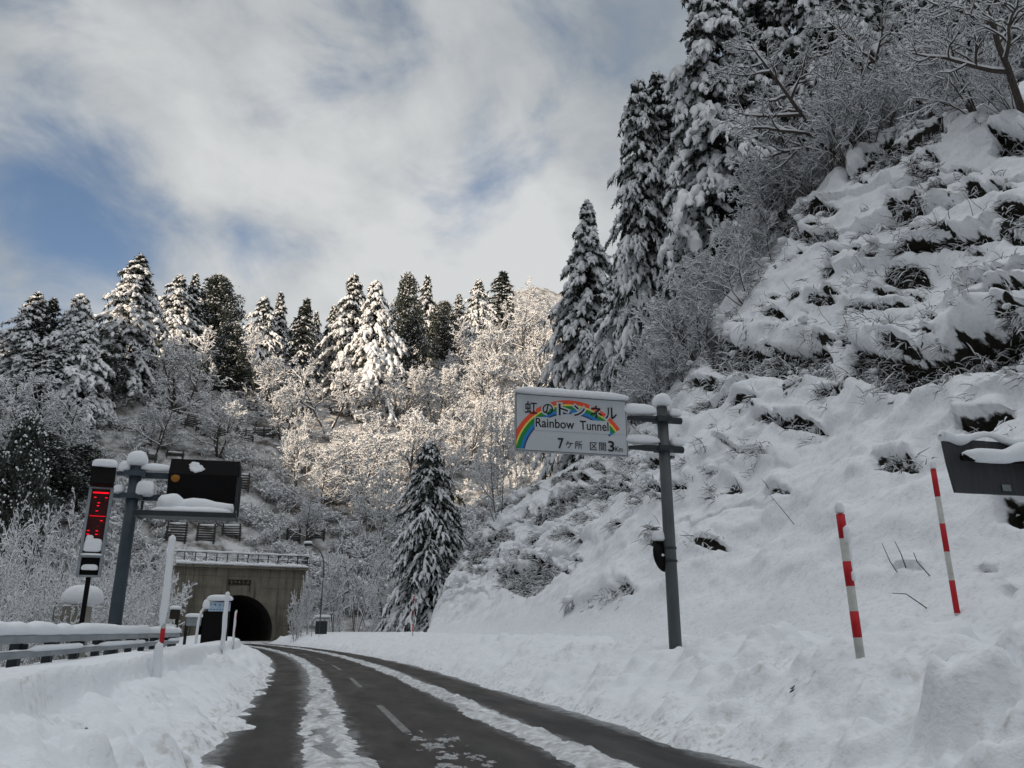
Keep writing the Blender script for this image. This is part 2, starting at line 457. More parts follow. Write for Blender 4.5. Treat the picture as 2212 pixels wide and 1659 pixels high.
def tube1(mb, pts, r, k=10, m=0, cap=True):
    pts = np.asarray(pts, float); r = np.broadcast_to(np.asarray(r, float), (len(pts),))
    v, q = tubes(pts[None], r[None], k)
    base = [v]; t = []
    if cap:
        n = len(v); base.append(pts[[0, -1]])
        for i in range(k):
            t.append((n, (i + 1) % k, i)); t.append((n + 1, n - k + i, n - k + (i + 1) % k))
    mb.add(np.concatenate(base), q, t, m)
def box(mb, c, size, rz=0, m=0, axes=None, bevel=0.0):
    c = np.asarray(c, float); s = np.asarray(size, float) / 2
    if axes is None:
        X = np.array([math.cos(rz), math.sin(rz), 0]); Y = np.array([-math.sin(rz), math.cos(rz), 0]); Z = np.array([0, 0, 1.])
    else: X, Y, Z = [np.asarray(a, float) for a in axes]
    if bevel <= 0:
        sg = [(-1, -1, -1), (1, -1, -1), (1, 1, -1), (-1, 1, -1), (-1, -1, 1), (1, -1, 1), (1, 1, 1), (-1, 1, 1)]
        v = [c + X * s[0] * a + Y * s[1] * b + Z * s[2] * d for a, b, d in sg]
        mb.add(v, [(0, 3, 2, 1), (4, 5, 6, 7), (0, 1, 5, 4), (1, 2, 6, 5), (2, 3, 7, 6), (3, 0, 4, 7)], None, m)
    else:
        bm = bmesh.new(); bmesh.ops.create_cube(bm, size=1)
        for vv in bm.verts: vv.co = Vector((vv.co.x * size[0], vv.co.y * size[1], vv.co.z * size[2]))
        bmesh.ops.bevel(bm, geom=bm.edges[:], offset=bevel, segments=2, affect='EDGES')
        bmesh.ops.triangulate(bm, faces=bm.faces[:])
        bm.verts.index_update()
        v = np.array([vv.co for vv in bm.verts]); t = [[x.index for x in f.verts] for f in bm.faces]
        bm.free()
        v = c + v[:, :1] * X + v[:, 1:2] * Y + v[:, 2:] * Z
        mb.add(v, None, t, m)
def _ico(sub):
    bm = bmesh.new(); bmesh.ops.create_icosphere(bm, subdivisions=sub, radius=1); bm.verts.index_update()
    v = np.array([x.co for x in bm.verts]); t = np.array([[y.index for y in f.verts] for f in bm.faces]); bm.free()
    return v, t
ICO = {1: _ico(1), 2: _ico(2), 3: _ico(3)}
def blobs(C, R, rng, sub=1, jit=.18, m=0, mb=None):
    C = np.asarray(C, float).reshape(-1, 3); R = np.asarray(R, float)
    if R.ndim == 1: R = np.repeat(R[:, None], 3, 1)
    v, t = ICO[sub]
    V = v[None] * R[:, None] * (1 + jit * rng.standard_normal((len(C), len(v), 1))) + C[:, None]
    Tt = (t[None] + (np.arange(len(C)) * len(v))[:, None, None]).reshape(-1, 3)
    mb.add(V.reshape(-1, 3), None, Tt, m)
def loaf(mb, c, size, rz=0, e=(0.55, 0.75), seed=0, amp=.10, freq=2.5, nu=28, nv=14, m=0, axes=None, flat=0.35):
    """A pillow of snow: superellipsoid with lumps; its underside flattened."""
    th = np.linspace(0, 2 * math.pi, nu, endpoint=False); ph = np.linspace(-math.pi / 2, math.pi / 2, nv)
    T, Ph = np.meshgrid(th, ph)
    sg = lambda x, p: np.sign(x) * np.abs(x) ** p
    x = sg(np.cos(Ph), e[1]) * sg(np.cos(T), e[0]); y = sg(np.cos(Ph), e[1]) * sg(np.sin(T), e[0]); z = sg(np.sin(Ph), e[1])
    z = np.where(z < 0, z * flat, z)
    sx, sy, sz = [s / 2 for s in size]
    p = np.stack([x * sx, y * sy, z * sz * 2 / (1 + flat) - 0], -1)
    n = fbm(p[..., 0] * freq + seed * 3.1, p[..., 1] * freq + 1.7 * seed, p[..., 2] * freq, 3, seed)
    nrm = np.stack([x, y, z], -1); nrm /= np.linalg.norm(nrm, axis=-1, keepdims=True) + 1e-6
    p = p + nrm * (n * amp * min(size))[..., None]
    c = np.asarray(c, float)
    if axes is None:
        X = np.array([math.cos(rz), math.sin(rz), 0]); Y = np.array([-math.sin(rz), math.cos(rz), 0]); Z = np.array([0, 0, 1.])
    else: X, Y, Z = [np.asarray(a, float) for a in axes]
    w = c + p[..., :1] * X + p[..., 1:2] * Y + p[..., 2:] * Z
    idx = np.arange(nv * nu).reshape(nv, nu)
    A = idx[:-1]; B = idx[1:]
    q = np.stack([A, np.roll(A, -1, 1), np.roll(B, -1, 1), B], -1).reshape(-1, 4)
    mb.add(w.reshape(-1, 3), q, None, m)
def grid_mesh(name, V, mats, parent=None, attrs=None, keep=None, uv=None, flip=False):
    """V (a,b,3) -> one quad grid; attrs: dict name -> (a,b) floats."""
    a, b, _ = V.shape
    idx = np.arange(a * b).reshape(a, b)
    q = np.stack([idx[:-1, :-1], idx[:-1, 1:], idx[1:, 1:], idx[1:, :-1]], -1)
    if flip: q = q[..., ::-1]
    if keep is not None: q = q[keep]
    mb = MB(); mb.add(V.reshape(-1, 3), q.reshape(-1, 4))
    me = mb.mesh(name, mats, True)
    for k, arr in (attrs or {}).items():
        at = me.attributes.new(k, 'FLOAT', 'POINT'); at.data.foreach_set('value', np.asarray(arr, np.float32).ravel())
    if uv is not None:
        l = me.uv_layers.new(name='road')
        vi = np.zeros(len(me.loops), np.int32); me.loops.foreach_get('vertex_index', vi)
        l.data.foreach_set('uv', uv.reshape(-1, 2)[vi].astype(np.float32).ravel())
    return link(name, me, parent)
# ------------------------------------------------------------------ the lie of the land
YS = np.linspace(-60, 150, 2101)
XS = 1.96 - .25 * YS - .00168 * np.maximum(YS - 25, 0) ** 2
SS = np.concatenate([[0], np.cumsum(np.hypot(np.diff(XS), np.diff(YS)))]); SS -= np.interp(0, YS, SS)
def road_frame(s):
    s = np.asarray(s, float)
    x = np.interp(s, SS, XS); y = np.interp(s, SS, YS)
    tx = np.interp(s, SS, np.gradient(XS, SS)); ty = np.interp(s, SS, np.gradient(YS, SS))
    l = np.hypot(tx, ty); tx, ty = tx / l, ty / l
    return x, y, tx, ty            # right normal is (ty, -tx)
def road_pt(s, t, z=0.0):
    x, y, tx, ty = road_frame(s)
    return np.stack(np.broadcast_arrays(x + ty * t, y - tx * t, np.asarray(z, float)), -1)
def to_road(x, y):
    """nearest (s,t) of a point"""
    d = (XS - x) ** 2 + (YS - y) ** 2
    i = int(np.argmin(d)); s = SS[i]
    rx, ry, tx, ty = road_frame(s)
    return s, (x - rx) * ty - (y - ry) * tx
HALF = 2.95
PROF_T = np.array([-60, -30, -18, -12, -8.6, -7.4, -6.4, -5.6, -4.9, -4.55, -4.42, -4.1, -3.7, -3.3, -3.0, -2.8, 0, 2.85, 3.0, 3.3, 3.8, 4.5, 5.3, 6.3, 7.4, 10, 60])
PROF_Z = np.array([-1.5, -1.6, -1.4, -.9, .1, .62, .86, .94, 1.02, .99, .58, .44, .32, .20, .07, -.03, -.03, -.03, .05, .20, .42, .70, .93, 1.10, 1.22, 1.3, 1.3])
_rl = np.random.default_rng(71)
def _lumps(n, t0, t1, s0, s1, r0, r1):
    s = s0 + (s1 - s0) * _rl.uniform(0, 1, n) ** 1.6
    return np.stack([s, _rl.uniform(t0, t1, n), np.clip(r0 * np.exp(_rl.normal(0, .5, n)), r0 * .5, r1), _rl.uniform(.45, .95, n), _rl.uniform(0, 6.28, n), _rl.uniform(.6, 1, n)], 1)
LUMPS = np.concatenate([_lumps(420, -4.35, -2.75, 3, 34, .13, .36), _lumps(560, 3.0, 6.0, 4, 44, .12, .34), _lumps(70, 3.7, 6.8, 4.5, 13, .26, .58)])
def add_lumps(S, T, Z):
    """broken lumps of ploughed snow as rounded heaps on a (s,t) grid"""
    s1, t1 = S[:, 0], T[0]
    for (s, t, r, h, a, el) in LUMPS:
        i0, i1 = np.searchsorted(s1, [s - r, s + r]); j0, j1 = np.searchsorted(t1, [t - r, t + r])
        if i1 - i0 < 2 or j1 - j0 < 2: continue
        ds = S[i0:i1, j0:j1] - s; dt = T[i0:i1, j0:j1] - t
        u = ds * math.cos(a) + dt * math.sin(a); v = (-ds * math.sin(a) + dt * math.cos(a)) / el
        d = np.sqrt(u * u + v * v) / r + .22 * vnoise(ds * 5 + s * 9, dt * 5, seed=3)
        Z[i0:i1, j0:j1] += r * h * .50 * np.sqrt(np.clip(1 - d * d, 0, 1)) 
    return Z
def ground_z(s, t):
    s = np.asarray(s, float); t = np.asarray(t, float)
    tw = t + .22 * fbm(s * .55, t * .3, seed=5, oct=3) * (np.abs(t) > 2.4) + .05 * fbm(s * 3.1, t * 2, seed=6) * (np.abs(t) > 2.4)
    z = np.interp(tw, PROF_T, PROF_Z)
    bank = sstep(2.9, 3.6, np.abs(tw))
    flat = np.where(t < 0, 1 - sstep(4.3, 4.6, -tw), 1 - .75 * sstep(6.5, 8.0, tw))
    near = sstep(140, 10, s)
    z = z + bank * flat * (.16 * fbm(s * .9, t * .9, seed=11, oct=3) + .085 * np.maximum(fbm(s * 2.6, t * 2.6, seed=13, oct=3), -.15))
    # ploughed lumps
    lump = np.maximum(vnoise(s * 2.1 + 40, t * 2.4, seed=17), 0) ** 1.5 * .22 + np.maximum(vnoise(s * 4.7, t * 4.9, seed=18), 0) ** 1.5 * .11
    z = z + lump * bank * flat * (.35 + .65 * sstep(-.2, .4, fbm(s * .35, t * .5, seed=21)))
    z = z + .05 * fbm(s * .35, t * .35, seed=23) * bank
    # chunky mounds at the near right, beside the snow poles
    for (ms, mt, ra, rb, h) in MOUNDS:
        d = np.sqrt(((s - ms) / ra) ** 2 + ((t - mt) / rb) ** 2) + .16 * fbm(s * 1.3, t * 1.3, seed=31)
        z = z + h * (1 - sstep(.45, 1.0, d))
    return z
MOUNDS = [(7.0, 4.0, .62, .55, .50), (6.5, 5.3, 1.0, .9, .36), (7.9, 3.55, .40, .36, .22), (6.2, 3.6, .45, .40, .28), (9.25, 4.75, 1.5, 1.15, .27), (8.3, 5.7, 1.25, 1.15, .22), (6.9, 5.2, 1.1, .9, .40), (10.5, 6.6, 1.4, 1.0, .25), (9.6, 4.6, .6, .5, .16), (12.6, 5.4, .8, .6, .16), (7.5, 4.0, .7, .5, .14), (14.5, 5.6, .9, .7, .12)]

TSX, TSY = -.2425, .9701            # straight road direction near the camera
NX, NY = .9701, .2425               # to the right of it
CR_S = np.array([-40, 0, 12, 21, 31.3, 37, 47, 60, 72, 79.5, 90, 110])
CR_N = np.array([26, 26, 26, 26, 26, 26, 26, 24, 21.5, 20, 20, 20.])
CR_Z = np.array([17, 18, 19.5, 21, 25, 24.5, 18.5, 16, 14.6, 14.3, 14, 14.])
def slope_base(s, n):
    """right-hand hillside: cut slope from its toe to the crest, then forest hill"""
    s = np.asarray(s, float); n = np.asarray(n, float)
    nc = np.interp(s, CR_S, CR_N); zc = np.interp(s, CR_S, CR_Z)
    v = np.clip((n - 9.0) / (nc - 9.0), -1, 1)
    z = 1.22 + (zc - 1.22) * np.sign(v) * np.abs(v) ** 1.06
    z = z + np.maximum(n - nc, 0) * .58
    send = np.interp(n, [7, 9, 12, 15.5, 20, 27, 40, 90], [61, 62.7, 73, 80.6, 80, 92, 106, 120])
    fall = 1 - sstep(0, 1, (s - send) / np.interp(n, [9, 20, 40], [6, 10, 24]))
    return -1.0 + (z + 1.0) * fall
PX0, PY0 = -34.2, 103.5             # foot of the tunnel portal
PTH = math.radians(28)
BX, BY = -math.sin(PTH), math.cos(PTH)     # into the hill
AX, AY = math.cos(PTH), math.sin(PTH)      # along the portal wall, to the right
def hill_q(x, y): return (np.asarray(x, float) - PX0) * BX + (np.asarray(y, float) - PY0) * BY
def hill_z(x, y):
    x = np.asarray(x, float); y = np.asarray(y, float)
    q = hill_q(x, y)
    az = np.degrees(np.arctan2(x, np.maximum(y, 1)))
    sl = .80 + .10 * sstep(-14, 2, az)
    qr = 82 + 80 * sstep(-10, 3, az) - 6 * sstep(-24, -32, az)
    sp = 5 * np.log1p(np.exp(np.clip((q + 1) / 5, -40, 40)))
    e = q - qr
    over = 9 * np.log1p(np.exp(np.clip(e / 9, -40, 40)))
    z = -1.2 + sl * (sp - over * 1.15)
    amp = sstep(4, 40, q)
    z = z + amp * (4.5 * fbm(x / 38, y / 38, seed=41, oct=3) + 1.0 * fbm(x / 9, y / 9, seed=43, oct=3))
    return z
def land_z(x, y):
    s, t = to_road(x, y)
    g = float(ground_z(s, t)) if -40 < t < 60 and s < 112 else -1.4
    ss = TSX * x + TSY * y; nn = NX * x + NY * y
    sb = float(slope_base(ss, nn)) if nn > 8 else -9
    return max(g, sb, float(hill_z(x, y)))
def hit(px, py, lo=20, hi=420):
    """where the sight line through a picture point meets the far hill or the right-hand hillside"""
    r = ray(px, py); k = lo
    while k < hi:
        p = r * k + np.array([0, 0, CAMZ])
        if p[2] < land_z(p[0], p[1]): return p
        k += 1.0
    return r * hi + np.array([0, 0, CAMZ])
# ------------------------------------------------------------------ ground, banks, road
def spaced(a, b, f0, k):
    out = [a]
    while out[-1] < b: out.append(out[-1] + max(f0, k * abs(out[-1])))
    return np.array(out)
_pr = random.Random(12)
PITS = [(_pr.uniform(5, 14), _pr.uniform(3.5, 6.8), _pr.uniform(.05, .15)) for k in range(26)] + [(_pr.uniform(4, 14), _pr.uniform(-4.3, -3.1), _pr.uniform(.05, .12)) for k in range(16)]
def build_ground():
    s = np.concatenate([np.arange(-30, 1.5, .5), spaced(1.5, 104, .05, .0062)])
    t = np.concatenate([np.linspace(-60, -12, 25), np.linspace(-11.6, -7.2, 18), np.arange(-7.0, -2.55, .055), np.linspace(-2.4, 2.4, 7),
                        np.arange(2.6, 8.4, .06), np.linspace(8.6, 14, 20), np.linspace(15, 44, 24)])
    S, T = np.meshgrid(s, t, indexing='ij')
    z = add_lumps(S, T, ground_z(S, T))
    V = road_pt(S, T, z)
    # dirt thrown up by ploughs, strongest along the lower faces of the banks
    dirt = np.where(np.abs(T) < 6.6, .42, .10) * sstep(-.15, .45, fbm(S * .6, T * .8, seed=51, oct=3)) * sstep(60, 20, S)
    dirt = np.maximum(dirt, .8 * sstep(3.5, 3.0, np.abs(T)))
    dirt = np.maximum(dirt, .40 * np.exp(-((S - 7.5) / 3.0) ** 2 - ((T - 4.6) / 1.3) ** 2))
    bare = np.zeros_like(z)
    # crevices between the lumps, with grit showing
    for (ps, pt, pr) in PITS:
        a = ps * 7.3; ds = S - ps; dt = T - pt
        e = np.sqrt(((ds * math.cos(a) + dt * math.sin(a)) / pr) ** 2 + ((dt * math.cos(a) - ds * math.sin(a)) / (pr * .42)) ** 2)
        g = np.exp(-e ** 2); z -= .9 * pr * g
        bare = np.maximum(bare, .62 * (g > .45)); dirt = np.maximum(dirt, 1.0 * np.exp(-(e / 2.2) ** 2))
    V = road_pt(S, T, z)
    o = grid_mesh('snow_ground', V, M['ground'], attrs=dict(dirt=dirt, bare=bare), flip=True)
    tag(o, kind='structure')
build_ground()

def road_strip(name, m, s, tl, tr, z, nt=5, hfun=None, seed=0):
    tt = np.linspace(0, 1, nt)
    S = np.repeat(s[:, None], nt, 1)
    T = tl[:, None] * (1 - tt) + tr[:, None] * tt
    Z = z + (hfun(S, T, tt[None]) if hfun else 0 * S)
    V = road_pt(S, T, Z)
    o = grid_mesh(name, V, m, uv=np.stack([T, S], -1), flip=True)
    return tag(o, kind='structure')
rs = np.concatenate([np.arange(-30, 2, 1.0), np.arange(2, 60, .5), np.arange(60, 170, 1.0)])
road_strip('road', M['asphalt'], rs, np.full_like(rs, -HALF - .15), np.full_like(rs, HALF + .15), 0.0, 13)
sd = np.concatenate([np.arange(-20, 3, .25), spaced(3, 108, .035, .005)])
def ridge(name, tl, tr, h, seed, gap=0.0):
    w = sstep(0, 1, 1) * 0
    a = np.interp(sd, *tl) + .16 * fbm(sd * .5, 0 * sd, seed=seed, oct=3) + .10 * fbm(sd * 2.3, 0 * sd + 3, seed=seed + 1, oct=3) + .05 * vnoise(sd * 11, 0 * sd, seed=seed + 2)
    b = np.interp(sd, *tr) + .16 * fbm(sd * .5, 0 * sd + 5, seed=seed + 3, oct=3) + .10 * fbm(sd * 2.1, 0 * sd, seed=seed + 4, oct=3) + .05 * vnoise(sd * 12, 0 * sd, seed=seed + 5)
    b = np.maximum(b, a + .05)
    def hf(S, T, u):
        e = np.minimum(u, 1 - u) * 2
        base = sstep(0, .7, e) * h
        lum = np.maximum(fbm(S * 3.3, T * 4.5, seed=seed + 7, oct=4), -.25)
        groove = gap * np.exp(-((u - .5 - .12 * vnoise(S * .4, 0 * S, seed=seed + 8)) / .16) ** 2) * sstep(-.1, .45, vnoise(S * .55, 0 * S, seed=seed + 9))
        return base * (.75 + 1.1 * lum) - groove - .02 + .012 * sstep(0, .3, e)
    return road_strip(name, M['slush'], sd, a, b, 0.0, 17, hf)
ridge('snow_ridge', ([0, 9, 20, 45, 110], [-1.90, -1.92, -1.72, -1.6, -1.5]), ([0, 9, 20, 45, 110], [-1.02, -1.06, -1.08, -1.1, -1.1]), .075, 60, .10)
ridge('snow_ridge', ([0, 9, 20, 45, 110], [.98, 1.0, .98, 1.0, 1.1]), ([0, 9, 20, 45, 110], [1.82, 1.80, 1.62, 1.5, 1.45]), .07, 80, .0)
# thin skim of broken slush near the centre line
def slush_patch(s0, s1, t0, t1, seed):
    s = np.arange(s0, s1, .022); u = np.arange(t0, t1, .018)
    S, T = np.meshgrid(s, u, indexing='ij')
    e = np.minimum.reduce([(S - s0) / (s1 - s0), (s1 - S) / (s1 - s0), (T - t0) / (t1 - t0), (t1 - T) / (t1 - t0)]) * 2
    z = -.040 + .030 * sstep(0, .6, e) + .075 * fbm(S * 4.2, T * 7.5, seed=seed, oct=5, gain=.7)
    z = np.minimum(z, .012)
    o = grid_mesh('slush_patch', road_pt(S, T, z), M['slush_thin'], flip=True)
    tag(o, kind='structure')
slush_patch(8.8, 13.4, -.50, .40, 91)
slush_patch(4.0, 10.0, -2.75, -2.1, 93)
for k in range(6):
    a = 13.0 + 10 * k
    ss = np.linspace(a, a + 4.6, 24)
    road_strip('road_markings', M['line_paint'], ss, np.full_like(ss, -.40), np.full_like(ss, -.27), .004, 2)

# ------------------------------------------------------------------ right-hand hillside with snow ledges and bare scarps
SCARPS = [  # lower edge in picture units, height there, hollow depth (m); turned into places on the slope below
    ([(1535, 800), (1620, 822), (1700, 815), (1785, 803)], 78, 1.0, .75),
    ([(1825, 800), (1870, 828), (1930, 842), (2025, 830), (2115, 792), (2230, 772)], 80, 1.3, .95),
    ([(1830, 392), (1900, 352), (1955, 336), (2046, 300)], 36, 1.3, 1.0),
    ([(2150, 338), (2185, 334), (2235, 330)], 42, 1.4, 1.0),
    ([(1868, 572), (1960, 553), (2060, 530), (2132, 511)], 15, .8, .8),
    ([(2055, 912), (2100, 926), (2175, 896)], 26, .9, 1.0),
    ([(1590, 885), (1645, 871)], 14, .7, 1.0),
    ([(1640, 905), (1700, 925), (1758, 915)], 18, .8, 1.0),
    ([(1400, 1022), (1440, 1017), (1470, 1000)], 18, .8, 1.0),
    ([(1212, 1045), (1246, 1030)], 62, .9, 1.0),
    ([(2155, 1116), (2235, 1120)], 50, .8, 1.0),
    ([(2098, 1222), (2134, 1220)], 13, .35, 1.0),
    ([(2150, 1292), (2182, 1282)], 34, .4, .9),
    ([(1785, 642), (1812, 638)], 18, .6, 1.0),
    ([(1820, 668), (1880, 664), (1945, 646)], 13, .6, .8),
    ([(1905, 612), (1985, 602)], 40, .4, .65),
    ([(1938, 489), (1975, 485), (2006, 452)], 30, .8, .95),
    ([(1686, 520), (1735, 512)], 45, .6, .8),
    ([(1735, 532), (1812, 526)], 28, .6, .8),
    ([(2008, 434), (2056, 430)], 40, .6, .85),
    ([(2096, 438), (2130, 430)], 30, .6, .9),
    ([(2165, 474), (2235, 468)], 26, .6, .9),
    ([(1500, 905), (1560, 890), (1640, 830)], 14, .5, .5),
    ([(1250, 1095), (1310, 1075), (1365, 1060)], 12, .5, .7),
    ([(1015, 1240), (1060, 1215), (1110, 1180)], 46, .6, .6),
    ([(1080, 1275), (1140, 1290), (1200, 1250)], 60, .7, .62),
    ([(1030, 1150), (1100, 1100), (1170, 1062)], 13, .6, .75),
    ([(1150, 1150), (1200, 1125), (1245, 1090)], 50, .6, .6),
    ([(1225, 1330), (1290, 1320), (1345, 1290)], 22, .4, .7),
    ([(1340, 1290), (1375, 1282)], 26, .4, .7),
    ([(1515, 1190), (1555, 1180)], 16, .3, .8),
    ([(1560, 1068), (1600, 1060)], 30, .4, .6),
    ([(1450, 1075), (1490, 1065)], 14, .4, .8),
    ([(1640, 1060), (1690, 1050)], 14, .4, .6),
    ([(1880, 1010), (1960, 1000)], 36, .4, .6),
    ([(1920, 1225), (1990, 1228)], 10, .25, .5),
    ([(1560, 960), (1620, 990), (1660, 985)], 10, .4, .5),
    ([(1760, 730), (1830, 742)], 16, .5, .7), ([(2060, 690), (2130, 668), (2200, 650)], 30, .7, .75), ([(2090, 590), (2150, 600)], 16, .5, .6),
]
_rp = random.Random(23)
def _pockets():
    """many small bare pockets where the snow has slid off tufts and banks"""
    out = []
    for k in range(135):
        if k < 92:
            py = _rp.uniform(330, 860); x0 = np.interp(py, [300, 350, 480, 800, 860], [1960, 1850, 1720, 1550, 1500])
            px = _rp.uniform(x0 + 10, 2225); big = _rp.random() ** 2
        else:
            px = _rp.uniform(1010, 1440); py = _rp.uniform(np.interp(px, [1000, 1200, 1440], [1190, 1040, 930]), np.interp(px, [1000, 1440], [1280, 1180])); big = _rp.random() ** 1.5
        w = 8 + 26 * big; h = 5 + 17 * big * _rp.uniform(.5, 1.2); sl = _rp.uniform(-.45, .05)
        out.append(([(px - w, py - sl * -w), (px + w, py + sl * w)], h, .25 + .35 * big, _rp.uniform(.62, 1.0)))
    return out
SCARPS += _pockets()
def slope_field():
    s = np.concatenate([np.arange(-30, 6, .8), np.arange(6, 14, .16), np.arange(14, 60, .11), np.arange(60, 84, .14), np.arange(84, 140, .7)])
    v = np.concatenate([np.linspace(-.16, 0, 6)[:-1], np.linspace(0, 1.06, 300), 1.06 + np.linspace(.01, 1, 70) ** 1.2 * 3.2])
    S, Vv = np.meshgrid(s, v, indexing='ij')
    nc = np.interp(S, CR_S, CR_N)
    n = 9 + Vv * (nc - 9)
    return S, n, Vv
def build_slope():
    S, n, Vv = slope_field()
    z = slope_base(S, n)
    P = np.stack([TSX * S + NX * n, TSY * S + NY * n, z], -1)
    gs = np.gradient(P, axis=0); gn = np.gradient(P, axis=1)
    N = np.cross(gs, gn); N /= np.linalg.norm(N, axis=-1, keepdims=True) + 1e-9
    N *= np.where(N[..., 2:] < 0, -1, 1)
    px, py = project(P)
    dist = np.linalg.norm(P - np.array([0, 0, CAMZ]), axis=-1)
    L = (n - 9) * 1.5            # metres up the slope
    on = sstep(.0, .12, Vv) * (1 - .4 * sstep(1.05, 1.4, Vv))
    d = .55 * fbm(S * .11, L * .13, seed=101, oct=3) + .42 * fbm(S * .4, L * .5, seed=103, oct=3)
    # stepped snow: pillows that overhang the bank below
    ph = L / 2.3 + .9 * fbm(S * .10, L * .12, seed=107, oct=3) + .35 * fbm(S * .5, L * .4, seed=108, oct=2)
    f = ph - np.floor(ph)
    amp = sstep(-.05, .55, fbm(S * .13, np.floor(ph) * 3.1, seed=109, oct=3)) * sstep(.10, .3, Vv)
    d = d + amp * (.55 * (1 - f) ** 1.6 * sstep(0, .06, f) - .50 * sstep(.80, .97, f) * (1 - sstep(.985, 1, f)))
    d = d + .22 * np.maximum(fbm(S * .9, L * .9, seed=113, oct=3), -.1) + .06 * fbm(S * 2.7, L * 2.7, seed=115, oct=3)
    # small snow-laden tufts: rounded bumps
    tuft = np.maximum(vnoise(S * 1.9, L * 1.9, seed=117), 0) ** 1.3 * sstep(-.1, .35, fbm(S * .2, L * .2, seed=119))
    wild = np.exp(-(((px - 1130) / 120) ** 2 + ((py - 1180) / 110) ** 2))        # the overgrown end of the slope
    high = sstep(.18, .4, Vv)
    d = d + (.26 + .5 * wild) * tuft * sstep(.10 - .1 * wild, .34, Vv)
    rid = 1 - np.abs(vnoise(S * .9 + L * .5, L * .55 - S * .2, seed=141)) * 2
    d = d + (.10 * high + .35 * wild) * np.clip(rid, -.5, 1) * sstep(.06, .2, Vv)
    t2 = np.maximum(vnoise(S * 3.3, L * 3.3, seed=143), 0) ** 1.2 * sstep(.0, .5, fbm(S * .25, L * .3, seed=144))
    d = d + .13 * t2 * high
    bare = amp * sstep(.84, .95, f) * (1 - sstep(.985, 1, f)) * .60 * sstep(.3, .45, Vv)
    gap = sstep(.25, .6, -vnoise(S * 1.9, L * 1.9, seed=117)) * sstep(-.05, .3, fbm(S * .2, L * .2, seed=119))
    bare = np.maximum(bare, gap * (.46 * high + .75 * wild))
    bare = np.maximum(bare, .62 * sstep(.38, .6, fbm(S * .55, L * .8, seed=121, oct=4)) * sstep(.22, .4, Vv))
    # the crest and forest floor beyond carry brush
    bare = np.maximum(bare, .42 * sstep(1.02, 1.1, Vv))
    jx = px + 9 * fbm(S * .8, L * .8, seed=131, oct=3); jy = py + 7 * fbm(S * .9, L * .9, seed=133, oct=4)
    hole = np.zeros_like(d)
    for pts, h, dep, st in SCARPS:
        xs = np.array([p[0] for p in pts], float); ys = np.array([p[1] for p in pts], float)
        taper = sstep(xs[0] - 8, xs[0] + 14, jx) * (1 - sstep(xs[-1] - 14, xs[-1] + 8, jx))
        e = (np.interp(jx, xs, ys) - jy) / (h * (.35 + .65 * taper) + 1e-6)
        ok = (taper > 0) & (Vv < 1.25)
        inn = np.where(ok, sstep(-.06, .10, e) * (1 - sstep(.84, 1.0, e)), 0) * np.sqrt(taper)
        lip = np.where(ok, np.exp(-((e - 1.28) / (.33 if h > 30 else .75)) ** 2), 0) * taper
        foot = np.where(ok, np.exp(-((e + .30) / (.30 if h > 30 else .8)) ** 2), 0) * taper
        d = d - dep * inn * .60 + dep * (.46 if h > 14 else .30) * lip + dep * .06 * foot
        bare = np.maximum(bare, inn * st); hole = np.maximum(hole, inn * st)
    d = d * on
    P2 = P + N * d[..., None]
    P2[..., 2] = np.maximum(P2[..., 2], -1.0)
    dirt = .25 * np.ones_like(d)
    bare = bare * on
    o = grid_mesh('hillside', P2, M['ground'], attrs=dict(dirt=dirt, bare=bare), flip=False)
    tag(o, kind='structure')
    return S, n, Vv, P2, N, bare, hole, px, py, dist
SLOPE = build_slope()
def slope_near(px, py):
    """surface point and normal of the hillside under a picture point"""
    S, n, Vv, P, N, bare, hole, qx, qy, dist = SLOPE
    d = (qx - px) ** 2 + (qy - py) ** 2 + np.where(Vv > 1.5, 1e6, 0) + np.where(S < 4, 1e6, 0)
    i = np.unravel_index(np.argmin(d), d.shape)
    return P[i].copy(), N[i].copy()

# ------------------------------------------------------------------ far hill, unseen shade-casting mountain across the valley, valley floor
def build_hill():
    q = np.concatenate([np.linspace(-14, 70, 150), np.linspace(71, 190, 90), np.linspace(195, 330, 20)])
    a = np.linspace(-150, 290, 330)
    Q, A = np.meshgrid(q, a, indexing='ij')
    X = PX0 + AX * A + BX * Q; Y = PY0 + AY * A + BY * Q
    Z = hill_z(X, Y)
    Z = Z + sstep(0, 10, Q) * (.5 * fbm(X / 3.0, Y / 3.0, seed=45, oct=3))
    c = lambda g: (g[:-1, :-1] + g[1:, 1:]) / 2
    keep = ~((np.abs(c(A)) < 7.2) & (c(Q) > -5) & (c(Q) < 8.6))
    o = grid_mesh('mountain', np.stack([X, Y, Z], -1), M['hill'], keep=keep, flip=True)
    tag(o, kind='structure')
build_hill()
def build_opposite():
    u = np.linspace(-420, 330, 150); w = np.concatenate([np.linspace(62, 170, 40), np.linspace(178, 300, 16)])
    U, W = np.meshgrid(u, w, indexing='ij')
    ridge_u = np.array([-420, -260, -190, -162, -150, -143, -131, -121, -115, -109, -103, -97, -90, -60, 40, 330])
    ridge_h = np.array([126, 126, 126, 132, 143, 148, 144, 131, 125, 121, 123, 148, 166, 178, 190, 170])  # out-of-view ridge, heights shaped to shade the road and let sun reach the far hill
    H = np.interp(U, ridge_u, ridge_h)
    up = np.where(W <= 170, ((W - 62) / 108) ** 1.15, 1 - (W - 170) / 200)
    Z = -2 + (H + 2) * up + 5 * fbm(U / 22, W / 22, seed=47) * up * sstep(168, 120, W)
    X = SUN_H[0] * W - SUN_H[1] * U; Y = SUN_H[1] * W + SUN_H[0] * U
    o = grid_mesh('mountain', np.stack([X, Y, Z], -1), M['hill'], flip=True)
    tag(o, kind='structure')
build_opposite()
